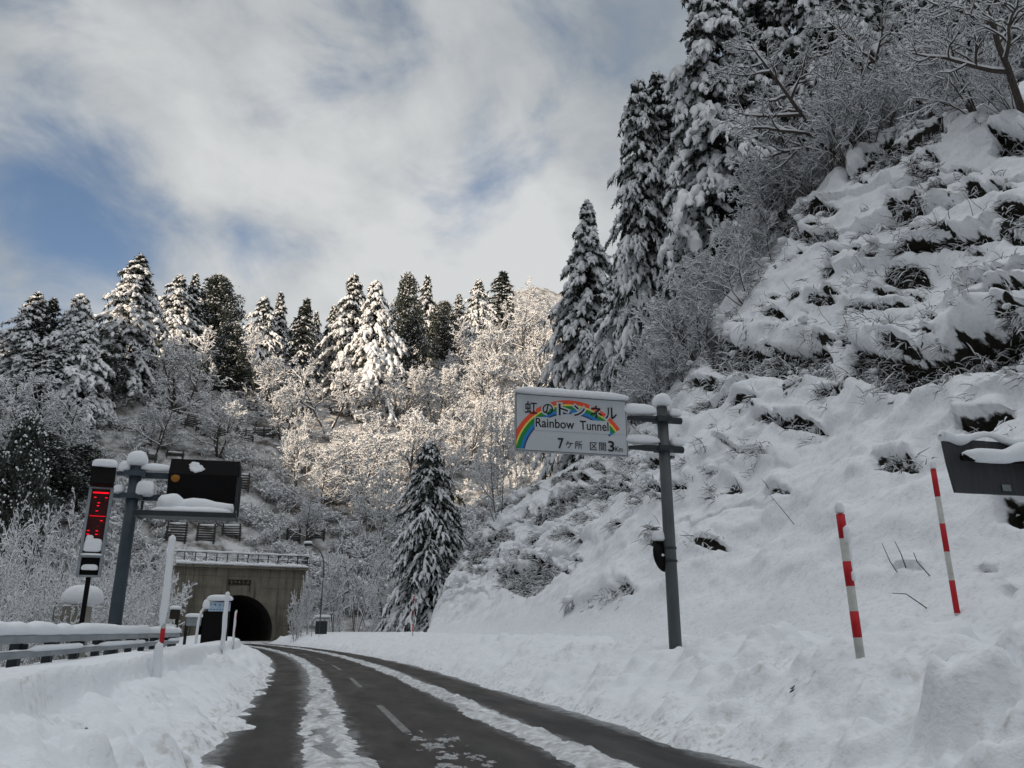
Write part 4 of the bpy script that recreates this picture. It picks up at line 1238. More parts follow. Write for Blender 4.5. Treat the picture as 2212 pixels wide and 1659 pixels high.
for i, (k, px, tp, ft, d, w, lab) in enumerate(sky_con):
    k = {'far_a': 'far_e', 'far_b': 'far_f', 'far_c': 'far_e'}.get(k, k) if i % 3 == 1 else k
    grow(k, CON, lab, 'conifer', px, tp, ft, d, hw=w * 1.08, group=GS, seed=i, slopefoot=True)
far_bare = [
    ('far_round', 388, 712, 905, 140, 88, 'round pale tree with a full white crown below the left skyline conifers'),
    ('far_round', 560, 738, 900, 155, 70, 'shaded frosted tree below the skyline gap'),
    ('far_wide', 706, 775, 935, 150, 92, 'wide snowy tree with a dark forked trunk beside a slatted snow barrier'),
    ('far_round', 760, 758, 860, 168, 60, 'small white tree under the heavily loaded conifer'),
    ('far_fork', 862, 785, 925, 152, 76, 'sunlit frosted tree in the middle of the slope, left one of the upper pair'),
    ('far_fork', 940, 785, 935, 150, 72, 'sunlit frosted tree in the middle of the slope, right one of the upper pair'),
    ('far_fork', 872, 868, 1075, 124, 92, 'large sunlit tree with a clearly forked dark trunk above the dark cedar'),
    ('far_wide', 765, 930, 1080, 122, 84, 'spreading sunlit tree left of the one with the forked trunk'),
    ('far_round', 690, 985, 1110, 122, 70, 'frosted tree half in sun above the right side of the tunnel'),
    ('far_wide', 1015, 700, 850, 178, 66, 'sunlit snowy tree under the twin right-hand conifers'),
    ('far_round', 1062, 690, 830, 186, 62, 'pale sunlit tree right of the one below the twin conifers'),
    ('far_round', 1130, 640, 780, 222, 60, 'frosted tree on the bright crest at the right end of the far hill'),
    ('far_wide', 1175, 645, 790, 225, 50, 'frosted crest tree touching the near hill conifer'),
    ('far_round', 1160, 720, 880, 190, 56, 'bright white tree low beside the near hill conifer'),
    ('far_fork', 1010, 850, 1010, 140, 62, 'bright tree right of the middle of the slope, above the dark cedar tip'),
    ('far_wide', 1085, 850, 1010, 150, 60, 'half lit tree behind the left edge of the rainbow sign'),
    ('far_weep', 1125, 800, 960, 160, 50, 'white drooping tree just above the rainbow sign'),
    ('mid_twig', 1078, 905, 1140, 104, 50, 'shaded twiggy grey tree left of the rainbow sign'),
    ('mid_twig', 1130, 960, 1150, 100, 46, 'shaded bare tree rising behind the lower edge of the rainbow sign'),
    ('far_weep', 770, 1085, 1345, 98, 62, 'grey drooping frosted tree left of the dark cedar'),
    ('far_weep', 722, 1150, 1355, 100, 44, 'low drooping frosted tree beside the street lamp'),
    ('far_weep', 832, 1195, 1365, 92, 52, 'drooping frosted tree at the foot of the dark cedar'),
    ('mid_twig', 800, 1010, 1200, 112, 60, 'grey frosted tree between the lit slope and the roadside shade'),
    ('far_round', 660, 1060, 1180, 120, 44, 'shaded frosted tree above the right end of the portal railing'),
    ('far_round', 470, 850, 990, 138, 60, 'grey frosted tree above the upper snow barriers'),
    ('far_round', 610, 830, 960, 146, 60, 'grey frosted tree right of the upper snow barriers'),
    ('far_round', 335, 850, 985, 130, 60, 'dark frosted shrubby tree left of the upper snow barriers'),
    ('far_wide', 40, 800, 1010, 118, 84, 'large shaded tree with level snowy branches at the left edge'),
    ('far_wide', 120, 850, 1030, 112, 90, 'shaded tree with long white branches left of the bright slope'),
    ('far_dense', 55, 930, 1120, 96, 80, 'dark thick evergreen low at the left edge'),
    ('far_dense', 160, 960, 1100, 100, 60, 'dark evergreen thicket above the red display column'),
    ('far_dense', 5, 900, 1120, 92, 60, 'very dark evergreen cut by the left picture edge'),
    ('far_weep', 280, 990, 1120, 104, 50, 'frosted drooping tree behind the top of the red display column'),
    ('far_fork', 960, 905, 1060, 132, 56, 'sunlit tree right behind the tip of the dark cedar'),
    ('far_round', 1050, 760, 900, 168, 56, 'bright tree in the sunny hollow left of the near hill'),
    ('far_weep', 905, 1000, 1130, 116, 56, 'pale drooping tree left behind the dark cedar'),
    ('far_round', 640, 900, 1060, 130, 44, 'small frosted tree on the shade line of the slope'),
]
for i, (k, px, tp, ft, d, w, lab) in enumerate(far_bare):
    ev = k == 'far_dense'
    grow(k, 'snowy_evergreen' if ev else BAR, lab, 'evergreen' if ev else 'tree', px, tp, ft, d, hw=w * 1.12, group=None if ev else GB, slopefoot=True, seed=100 + i)
for i, (px, tp, d, h, lab) in enumerate([(652, 1262, 95, 26, 'frosted bush overlapping the right edge of the tunnel portal'), (668, 1225, 98, 26, 'taller frosted bush beside the right edge of the tunnel portal'),
                                         (640, 1318, 93, 18, 'low frosted bush at the right foot of the tunnel portal'), (366, 1270, 92, 18, 'frosted bush overlapping the left edge of the tunnel portal'),
                                         (350, 1215, 96, 26, 'frosted bush beside the upper left corner of the tunnel portal')]):
    grow('near_bush', 'bare_shrub', lab, 'shrub', px, tp, 1340, d, hw=h, group='frosted bushes beside the tunnel portal', seed=350 + i)
grow('near_dense', 'snowy_evergreen', 'dark cedar dusted with snow beside the road, in front of the far hill', 'evergreen', 932, 952, 1375, 88, hw=88, seed=300)
grow('near_dense', 'snowy_evergreen', 'shaded evergreen squeezed between the dark cedar and the near slope', 'evergreen', 985, 1085, 1330, 92, hw=42, seed=301)

# trees of the near hill on the right
near_con = [
    ('near_a', 1268, 432, 880, 88, 98, 'snowy conifer standing alone at the left end of the near hill'),
    ('near_c', 1398, 150, 700, 66, 88, 'tall conifer at the outer left of the near conifer clump'),
    ('near_c', 1470, 150, 680, 70, 104, 'conifer with a snow-topped tip in the middle of the near conifer clump'),
    ('near_b', 1580, -70, 640, 60, 160, 'largest conifer of the near hill with heavy white boughs and a bare lower trunk'),
    ('near_b', 1420, 320, 720, 71, 118, 'dark conifer filling the lower left of the near conifer clump'),
    ('near_b', 1530, 260, 700, 68, 120, 'dark conifer under the largest one, low in the near conifer clump'),
    ('near_c', 1690, -150, 520, 64, 150, 'snowy conifer right of the largest one at the top of the picture'),
    ('near_b', 1840, -240, 420, 62, 170, 'dark conifer behind the bare trees at the upper right'),
    ('near_c', 1985, -220, 380, 66, 160, 'conifer half hidden by branches at the top right'),
    ('near_b', 2150, -260, 330, 60, 170, 'conifer in the top right corner behind bare branches'),
    ('near_a', 1330, 600, 800, 82, 80, 'small snowy conifer between the lone conifer and the near clump'),
]
for i, (k, px, tp, ft, d, w, lab) in enumerate(near_con):
    grow(k, CON, lab, 'conifer', px, tp, ft, d, hw=w, group='conifers on the near hill', seed=200 + i)
def on_crest(px, py):
    p, n = slope_near(px, py); p[2] -= .1; return p
near_bare = [  # key, foot px, foot py, height m, rz, label
    ('near_lean', 1795, 322, 9.5, .3, 'slim leaning bare tree, first one left on the upper crest'),
    ('near_lean', 2035, 255, 10.5, -.2, 'leaning bare tree with snow-lined limbs in the middle of the upper crest'),
    ('near_tall', 2158, 238, 9.5, .4, 'thick-trunked bare tree nearest the right picture edge on the crest'),
    ('near_tall', 1930, 290, 6.5, 2.2, 'small bare tree between the two leaning ones on the crest'),
    ('near_lean', 2215, 240, 8.0, 1.2, 'bare tree cut by the right picture edge'),
    ('near_tall', 1850, 330, 6.0, 4.2, 'low twiggy tree beside the upper dark hollow'),
]
for i, (k, px, py, H, rz, lab) in enumerate(near_bare):
    plant(k, 'bare_tree', lab, 'tree', on_crest(px, py), H, rz=rz, group='bare trees on the near crest', seed=400 + i)
rngS = random.Random(77)
crest_line = [(1770, 350), (1745, 400), (1725, 440), (1705, 480), (1690, 520), (1668, 570), (1640, 610), (1610, 650), (1580, 700), (1555, 745), (1530, 790), (1500, 820), (1465, 845),
              (1430, 870), (1390, 890), (1350, 880), (1820, 330), (1890, 310), (1975, 280), (2075, 262), (2110, 250), (2190, 240)]
SH = 'snow-coated bare shrubs along the crest of the near slope'
def place_shrubs():
    k = 0
    for (px, py) in crest_line:
        for j in range(1 + k % 2):
            x = px + rngS.uniform(-14, 14) - j * 14; y = py + rngS.uniform(-10, 8) - j * 8
            p = on_crest(x, y)
            plant('near_shrub' if (k + j) % 3 else 'near_bush', 'bare_shrub', 'bare snow-coated shrub among the thicket along the crest of the near slope', 'shrub', p,
                  rngS.uniform(2.6, 4.6), rz=rngS.uniform(-.9, .9), group=SH, seed=500 + k, wide=rngS.uniform(.9, 1.2)); k += 1
    # the thicket on the hill behind the crest
    for j in range(44):
        px = rngS.uniform(1230, 2260)
        ss = None
        d = rngS.uniform(38, 74)
        lo = np.interp(px, [1230, 1400, 1540, 1700, 1830, 2212], [92, 80, 56, 50, 46, 38])
        d = lo + rngS.uniform(0, 1) ** 1.3 * 22
        r = at_dist(px, 900, d); z = land_z(r[0], r[1])
        nn = NX * r[0] + NY * r[1]
        if nn < 21: continue
        big = rngS.random() < .55
        plant('mid_twig' if big else 'near_shrub', 'bare_tree' if big else 'bare_shrub',
              'grey leafless tree in the thicket behind the near crest' if big else 'bare snow-coated shrub on the hill behind the near crest', 'tree' if big else 'shrub',
              (r[0], r[1], z - .2), rngS.uniform(5, 8.5) if big else rngS.uniform(3, 5), group='leafless thicket trees behind the near crest' if big else 'shrubs behind the near crest', seed=600 + j, wide=rngS.uniform(.8, 1.1))
place_shrubs()
# valley shrubs beyond the guardrail
LS = 'snow-coated shrubs beyond the guardrail'
for i, (px, tp, d, k) in enumerate([(25, 1190, 26, 'near_shrub'), (90, 1180, 30, 'near_shrub'), (130, 1230, 26, 'near_bush'), (60, 1250, 23, 'near_bush'), (165, 1170, 36, 'near_shrub'), (225, 1190, 34, 'near_shrub'),
                                    (290, 1220, 40, 'near_shrub'), (325, 1250, 42, 'near_bush'), (10, 1260, 22, 'near_bush'), (110, 1270, 23, 'near_bush'), (205, 1250, 30, 'near_bush'), (270, 1255, 34, 'near_bush'),
                                    (335, 1235, 62, 'near_bush'), (30, 1120, 56, 'mid_twig'), (105, 1110, 62, 'mid_twig'), (190, 1120, 66, 'mid_twig'), (265, 1130, 72, 'mid_twig'), (0, 1150, 48, 'mid_twig'),
                                    (320, 1160, 84, 'near_shrub'), (250, 1190, 54, 'near_shrub'), (350, 1235, 92, 'near_bush')]):
    small = k != 'mid_twig'
    grow(k, 'bare_shrub' if small else 'bare_tree', 'frosted shrub growing in the hollow beyond the guardrail' if small else 'frosted leafless tree in the hollow beyond the guardrail', 'shrub' if small else 'tree',
         px, tp, 1300, d, hw=56 if small else 62, group=LS if small else 'frosted trees beyond the guardrail', seed=700 + i)

# brush over the far hill: too dense to count
def undergrowth():
    rng = np.random.default_rng(9)
    protos = []
    for sd in range(5):
        w, s = bare_tree(900 + sd, 2.6, stems=5, spread=.9, n1=4, n2=4, n3=0, r0=.06, rmin=.022, coat=.05, fork=.2, up=.05)
        mb = MB(); mb.v = list(w.v); mb.n = w.n; mb.f4 = list(w.f4); mb.m4 = [np.zeros(len(f)) for f in w.f4]
        for v, f in zip(s.v, s.f4): pass
        off = mb.n
        mb.v += s.v; mb.f4 += [f + off for f in s.f4]; mb.m4 += [np.ones(len(f)) for f in s.f4]; mb.n += s.n
        bl = MB(); C = rng.normal(0, .55, (16, 3)) * [1, 1, .5] + [0, 0, 1.3]
        blobs(C, rng.uniform(.10, .30, (16, 1)) * np.array([[1.2, 1.2, .7]]), rng, 1, .2, mb=bl)
        protos.append((np.concatenate(mb.v), np.concatenate(mb.f4), np.concatenate(mb.m4), np.concatenate(bl.v), np.concatenate(bl.f3)))
    out = MB()
    # on the far hill, placed where they stand between the trees
    cnt = 0
    a = rng.uniform(-75, 130, 5200); q = 3 + 105 * rng.uniform(0, 1, 5200) ** 1.25
    x = PX0 + AX * a + BX * q; y = PY0 + AY * a + BY * q
    ok = ~((np.abs(a) < 8.6) & (q < 10))
    x, y = x[ok], y[ok]; z = hill_z(x, y)
    qx, qy = project(np.stack([x, y, z], -1)); vis = (qx > -80) & (qx < 1320) & (qy < 1400)
    for (bx, by, bw, bh, *_r) in BARRIERS:      # brush is kept off the front of the barriers
        vis &= ~((np.abs(qx - bx) < bw * .62 + 10) & (qy > by - bh * .3) & (qy < by + bh * .5 + 40))
    x, y, z = x[vis], y[vis], z[vis]
    for i in range(len(x)):
        v, f4, m4, bv, b3 = protos[i % 5]
        c, s = math.cos(i * 2.4), math.sin(i * 2.4); k = rng.uniform(.6, 1.45)
        Rm = np.array([[c, -s, 0], [s, c, 0], [0, 0, 1]]).T * k
        p = np.array([x[i], y[i], z[i] - .1])
        out.v.append((v @ Rm + p).astype(np.float32)); out.f4.append(f4 + out.n); out.m4.append(m4); out.n += len(v)
        out.v.append((bv @ Rm + p).astype(np.float32)); out.f3.append(b3 + out.n); out.m3.append(np.ones(len(b3))); out.n += len(bv)
    o = out.build('undergrowth', [M['bark'], M['tree_snow']])
    tag(o, 'tangled brush and low shrubs under snow covering the far hillside', 'undergrowth', kind='stuff')
undergrowth()
# tufts of dry grass and twigs hanging from the banks of the near slope
def slope_tufts():
    rng = np.random.default_rng(19)
    S, n, Vv, P, N, bare, hole, px, py, dist = SLOPE
    w = (np.clip(bare - .28, 0, 1) * (Vv < 1.1) + 0.06 * np.clip(hole - .3, 0, 1) * (Vv < 1.1)) * (S > 8) * (S < 84)
    w = w + .05 * (Vv > .22) * (Vv < 1.02) * (S > 10) * (S < 82) * sstep(-.1, .5, fbm(S * .3, n * .45, seed=151, oct=3))
    w = w * dist ** -.4
    w = w.ravel() / w.sum()
    pick = rng.choice(w.size, 6000, p=w)
    P1 = P.reshape(-1, 3)[pick]; N1 = N.reshape(-1, 3)[pick]
    dd = dist.ravel()[pick]
    mb = MB()
    m = 11
    rp = np.repeat(np.arange(len(P1)), m)
    down = np.array([-.45, -.1, -1.0])
    d = unit(N1[rp] * rng.uniform(.2, 1.1, (len(rp), 1)) + down * rng.uniform(-.15, .8, (len(rp), 1)) + .5 * rng.standard_normal((len(rp), 3)))
    L = rng.uniform(.18, .62, len(rp)) * np.interp(dd[rp], [10, 40], [.6, 1.1])
    Q = polylines(P1[rp] + .12 * rng.standard_normal((len(rp), 3)), d, L, 4, rng, -.22, .12)
    r = np.array([1, .9, .7, .25])[None] * rng.uniform(.005, .011, (len(rp), 1)) * np.interp(dd[rp], [10, 40], [.8, 1.5])[:, None]
    v, q = tubes(Q, r, 3); mb.add(v, q, m=0)
    sn = rng.uniform(0, 1, len(rp)) < np.where(hole.ravel()[pick][rp] > .25, .5, .7)
    Rs = r[sn] * rng.uniform(1.2, 2.6, (sn.sum(), 1)) * np.array([.4, 1.0, 1.1, .6])
    v, q = tubes(Q[sn] + np.array([0, 0, 1]) * (Rs * .8)[..., None], Rs, 4); mb.add(v, q, m=1)
    k = (rng.uniform(0, 1, len(P1)) < .35) & (hole.ravel()[pick] < .25)
    C = P1[k] + N1[k] * .16 + rng.normal(0, .1, (k.sum(), 3)) + [0, 0, .06]
    blobs(C, rng.uniform(.06, .20, (k.sum(), 1)) * np.interp(dd[k], [10, 40], [.6, 1.2])[:, None] * np.array([[1.2, 1.2, .75]]), rng, 2, .06, 1, mb)
    # snow-laden clumps drooping over the bare banks: domes of arched, coated blades with black gaps between them
    wh = (np.clip(hole - .2, 0, 1) * (Vv < 1.1) * (S > 8) * (S < 84)).ravel() * dist.ravel() ** -.3; wh /= wh.sum()
    pk = rng.choice(wh.size, 430, p=wh)
    C = P.reshape(-1, 3)[pk]; NN = N.reshape(-1, 3)[pk]; D = dist.ravel()[pk]
    sc = rng.uniform(.35, 1.0, len(pk)) ** 1.3 * np.interp(D, [10, 40], [.45, 1.0])
    m = 30; rp = np.repeat(np.arange(len(pk)), m)
    d = unit(NN[rp] * .7 + np.array([0, 0, .55]) + 1.0 * rng.standard_normal((len(rp), 3)))
    Lh = .62 * sc[rp] * rng.uniform(.6, 1.25, len(rp))
    Q = polylines(C[rp], d, Lh, 6, rng, -.42, .08)
    r = np.array([1, 1, .9, .8, .6, .25])[None] * (.010 * sc[rp] * rng.uniform(.7, 1.3, len(rp)))[:, None]
    v, q = tubes(Q, r, 3); mb.add(v, q, m=0)
    sn = rng.uniform(0, 1, len(rp)) < np.repeat(rng.uniform(.6, 1.0, len(pk)), m)
    Rs = np.array([.5, 1.1, 1.3, 1.2, .9, .4])[None] * (.042 * sc[rp[sn]] * rng.uniform(.6, 1.4, sn.sum()))[:, None]
    v, q = tubes(Q[sn] + np.array([0, 0, 1]) * (Rs * .7)[..., None], Rs, 5); mb.add(v, q, m=1)
    kk = rng.uniform(0, 1, len(pk)) < .6
    blobs(C[kk] + NN[kk] * (.16 * sc[kk])[:, None] + np.array([0, 0, 1]) * (.16 * sc[kk])[:, None], (sc[kk] * rng.uniform(.14, .30, kk.sum()))[:, None] * np.array([[1.15, 1.15, .7]]), rng, 2, .10, 1, mb)
    o = mb.build('slope_grass', [M['dry_grass'], M['tree_snow']])
    tag(o, 'tufts of dark grass and roots under snow hanging from the banks of the near slope', 'grass', kind='stuff')
    # lone twigs poking out of the snow
    tw = MB()
    pts = [(1975, 480, 1945, 440), (2100, 470, 2092, 430), (2065, 505, 2058, 475), (2130, 455, 2105, 440), (1870, 590, 1855, 560), (1905, 545, 1880, 520), (1780, 690, 1772, 660), (1990, 520, 1975, 500),
           (2000, 1305, 1955, 1312), (1935, 1230, 1930, 1200), (1948, 1222, 1958, 1196), (1720, 640, 1700, 612), (1760, 610, 1766, 580), (1570, 960, 1560, 930), (1690, 1110, 1680, 1085), (1350, 1150, 1375, 1138), (2010, 1240, 2000, 1222)]
    for (x0, y0, x1, y1) in pts:
        p, nn = slope_near(x0, y0); dd = np.linalg.norm(p)
        b = at_k(x1, y1, 1.0) - [0, 0, CAMZ]; b = b * ((p[1]) / b[1]) + [0, 0, CAMZ]
        e = b + nn * .3
        mid = (p + e) / 2 + rng.normal(0, .05, 3)
        pp = np.stack([p - nn * .1, mid, e])
        tube1(tw, pp, [.010, .008, .005], 5)
    o = tw.build('twigs', M['dark_bark'])
    tag(o, 'dark bare twigs poking out of the snow on the near slope', 'twigs', kind='stuff')
slope_tufts()
# ------------------------------------------------------------------ signs, poles, guardrail
RZ = math.atan2(NY, NX)
def part(root, name, m, fn, smooth=False):
    mb = MB(); fn(mb); return mb.build(name, m, root, smooth)
def text_mesh(body, m, w=None, h=None, offset=0.0, space=1.0, name='lettering', like=None):
    c = bpy.data.curves.new('text', 'FONT'); c.body = body; c.size = 1.0; c.offset = offset; c.space_character = space
    c.resolution_u = 4
    o = bpy.data.objects.new('text', c); COL.objects.link(o)
    dg = bpy.context.evaluated_depsgraph_get()
    me = bpy.data.meshes.new_from_object(o.evaluated_get(dg))
    bpy.data.objects.remove(o); bpy.data.curves.remove(c)
    n = len(me.vertices); co = np.zeros(n * 3, np.float32); me.vertices.foreach_get('co', co); co = co.reshape(-1, 3)
    me.name = name; me.materials.clear(); me.materials.append(m)
    return me, co
def put_text(parent, body, m, x0, x1, z0, z1, y, offset=0.0, halo=None, name='lettering', space=1.0):
    """fit the text's ink into the box x0..x1, z0..z1 on the panel plane at depth y"""
    me0, co0 = text_mesh(body, m, offset=0.0, space=space)
    lo, hi = co0.min(0), co0.max(0); bpy.data.meshes.remove(me0)
    sx, sz = (x1 - x0) / (hi[0] - lo[0]), (z1 - z0) / (hi[1] - lo[1])
    for off, mm, dy, nm in ([(halo, None, .004, name + '_outline')] if halo else []) + [(offset, m, 0, name)]:
        me, co = text_mesh(body, mm or M['sign_white'], offset=off, space=space, name=nm)
        q = np.stack([x0 + (co[:, 0] - lo[0]) * sx, np.full(len(co), y + dy), z0 + (co[:, 1] - lo[1]) * sz], -1)
        me.vertices.foreach_set('co', q.astype(np.float32).ravel()); me.update()
        link(nm, me, parent)

def rainbow_sign():
    bx, by = 3.5, 18.0; gz = 1.0
    root = thing('road_sign', 'white sign with a rainbow and black lettering on a grey post at the right roadside', 'road sign', (bx, by, gz), RZ)
    H = 6.40 - gz
    part(root, 'pole', M['steel_grey'], lambda mb: tube1(mb, [(0, 0, -.5), (0, 0, H * .5), (0, 0, H)], [.138, .132, .125], 18), True)
    for z in (6.09 - gz, 5.40 - gz):
        def arm(mb, z=z):
            tube1(mb, [(-3.2, .03, z), (-.5, .03, z)], .045, 10)
            tube1(mb, [(-.95, -.04, z), (-.5, -.04, z), (-.12, -.04, z)], [.02, .075, .085], 8)
            tube1(mb, [(.1, -.02, z), (.46, -.02, z)], .078, 10)
            box(mb, (-.02, -.02, z), (.36, .34, .12))
        part(root, 'arm', M['dark_steel'], arm)
    x0, x1, z0, z1 = -3.57, -.92, 5.15 - gz, 6.48 - gz
    W, Hh = x1 - x0, z1 - z0
    yf = -.10
    pan = part(root, 'sign_panel', M['sign_border'], lambda mb: box(mb, ((x0 + x1) / 2, yf + .025, (z0 + z1) / 2), (W, .05, Hh), bevel=.012))
    part(pan, 'panel_sheet', M['sign_white'], lambda mb: box(mb, ((x0 + x1) / 2, yf - .002, (z0 + z1) / 2), (W - .05, .004, Hh - .05)))
    def border(mb):
        e = .032; t = .010; y = yf - .006
        for (cx, cz, sx, sz) in (((x0 + x1) / 2, z0 + e, W - 2 * e, t), (x0 + e, (z0 + z1) / 2, t, Hh - 2 * e - t * 1.1), (x1 - e, (z0 + z1) / 2, t, Hh - 2 * e - t * 1.1), ((x0 + x1) / 2, z1 - e, W - 2 * e, t)):
            box(mb, (cx, y, cz), (sx, .003, sz))
    part(pan, 'border', M['ink'], border)
    U = W / 1255.0; Vv = Hh / 630.0
    def X(zx): return x0 + (zx - 175) * U
    def Z(zy): return z1 - (zy - 195) * Vv           # zy: rectified picture units of the sign
    part(pan, 'seam', M['seam'], lambda mb: box(mb, ((x0 + x1) / 2, yf - .0055, Z(587)), (W - .09, .002, .007)))
    # rainbow: five bands round a common centre
    cx, cy = 789, 919
    for rin, rout, m in ((631, 677, 'bow_red'), (614, 631, 'bow_yellow'), (572, 614, 'bow_green'), (541, 572, 'bow_blue'), (524, 541, 'bow_navy')):
        def band(mb, rin=rin, rout=rout):
            th = np.radians(np.linspace(35.5, 172, 110))
            V, q = [], []
            for r in (rin, rout):
                px = cx + r * np.cos(th); py = cy - r * np.sin(th)
                px = np.maximum(px, 192); py = np.minimum(py, 797)
                V += [(X(a), yf - .008, Z(b)) for a, b in zip(px, py)]
            n = len(th)
            q = [(i, i + 1, n + i + 1, n + i) for i in range(n - 1)]
            mb.add(V, q)
        part(pan, 'rainbow_band', M[m], band)
    # patch that clears the bow behind the roman lettering
    part(pan, 'lettering_ground', M['sign_white'], lambda mb: box(mb, ((X(388) + X(1222)) / 2, yf - .0105, (Z(448) + Z(590)) / 2), (X(1222) - X(388), .003, abs(Z(590) - Z(448)) )))
    chars = [('虹', 285, 415, 285, 415), ('の', 477, 590, 300, 412), ('ト', 655, 757, 290, 414), ('ン', 825, 945, 295, 410), ('ネ', 1008, 1140, 285, 420), ('ル', 1178, 1308, 295, 420)]
    for ch, a, b, t, btm in chars:
        put_text(pan, ch, M['ink'], X(a), X(b), Z(btm), Z(t), yf - .018, offset=.014, halo=.125)
    put_text(pan, 'Rainbow', M['ink'], X(400), X(822), Z(556), Z(460), yf - .016, offset=.014)
    put_text(pan, 'Tunnel', M['ink'], X(888), X(1208), Z(556), Z(460), yf - .016, offset=.014)
    put_text(pan, '7', M['ink'], X(642), X(700), Z(774), Z(664), yf - .016, offset=.016)
    put_text(pan, 'ケ', M['ink'], X(722), X(808), Z(768), Z(690), yf - .016, offset=.004)
    put_text(pan, '所', M['ink'], X(826), X(908), Z(768), Z(684), yf - .016, offset=.004)
    put_text(pan, '区', M['ink'], X(995), X(1075), Z(772), Z(688), yf - .016, offset=.004)
    put_text(pan, '間', M['ink'], X(1097), X(1173), Z(774), Z(684), yf - .016, offset=.004)
    put_text(pan, '3', M['ink'], X(1200), X(1265), Z(776), Z(664), yf - .016, offset=.016)
    put_text(pan, 'Km', M['ink'], X(1278), X(1362), Z(774), Z(718), yf - .016, offset=.004)
    part(root, 'snow_cap', M['snow'], lambda mb: loaf(mb, ((x0 + x1) / 2, yf + .0, z1 + .025), (W + .06, .25, .17), e=(.25, .7), seed=3, amp=.10, freq=3.5, nu=72, nv=12), True)
    part(root, 'snow_cap', M['snow'], lambda mb: loaf(mb, (0, 0, H + .10), (.42, .40, .30), e=(1, .8), seed=5, amp=.14), True)
    part(root, 'snow_cap', M['snow'], lambda mb: loaf(mb, (-.58, .0, 6.09 - gz + .16), (.86, .30, .26), seed=6, amp=.12), True)
    part(root, 'snow_cap', M['snow'], lambda mb: loaf(mb, (.30, 0, 6.09 - gz + .15), (.34, .26, .20), seed=7, amp=.1), True)
    part(root, 'snow_cap', M['snow'], lambda mb: loaf(mb, (-.56, .0, 5.40 - gz + .15), (.90, .30, .20), seed=8, amp=.12), True)
    part(root, 'snow_cap', M['snow'], lambda mb: loaf(mb, (.32, 0, 5.40 - gz + .14), (.36, .26, .20), seed=9, amp=.1), True)
    # round mirror clamped to the post, seen from behind
    zm = 3.02 - gz
    def mirror(mb):
        ax = unit(np.array([-.55, .83, -.12])); ux = unit(np.cross(ax, [0, 0, 1.])); uz = np.cross(ux, ax)
        c = np.array([-.07, .14, zm])
        V = []; q = []; n = 28
        for r, o in ((.36, .07), (.36, .02), (.25, -.06), (.08, -.10), (.005, -.105)):
            V += [c + ux * r * math.cos(t) + uz * r * math.sin(t) + ax * o for t in np.arange(n) / n * 2 * math.pi]
        for k in range(4): q += [(k * n + i, k * n + (i + 1) % n, (k + 1) * n + (i + 1) % n, (k + 1) * n + i) for i in range(n)]
        mb.add(V, q)
    part(root, 'mirror', M['black'], mirror, True)
    for z in (zm - .14, zm + .14):
        part(root, 'clamp', M['dark_steel'], lambda mb, z=z: tube1(mb, [(0, 0, z - .025), (0, 0, z + .025)], .150, 18), True)
    part(root, 'snow_cap', M['snow'], lambda mb: loaf(mb, (-.20, .10, zm + .36), (.30, .24, .22), seed=12, amp=.15), True)
    part(root, 'snow_cap', M['snow'], lambda mb: blobs([(-.2, .0, zm - .02)], [(.06, .05, .04)], np.random.default_rng(3), 2, .08, mb=mb), True)
rainbow_sign()

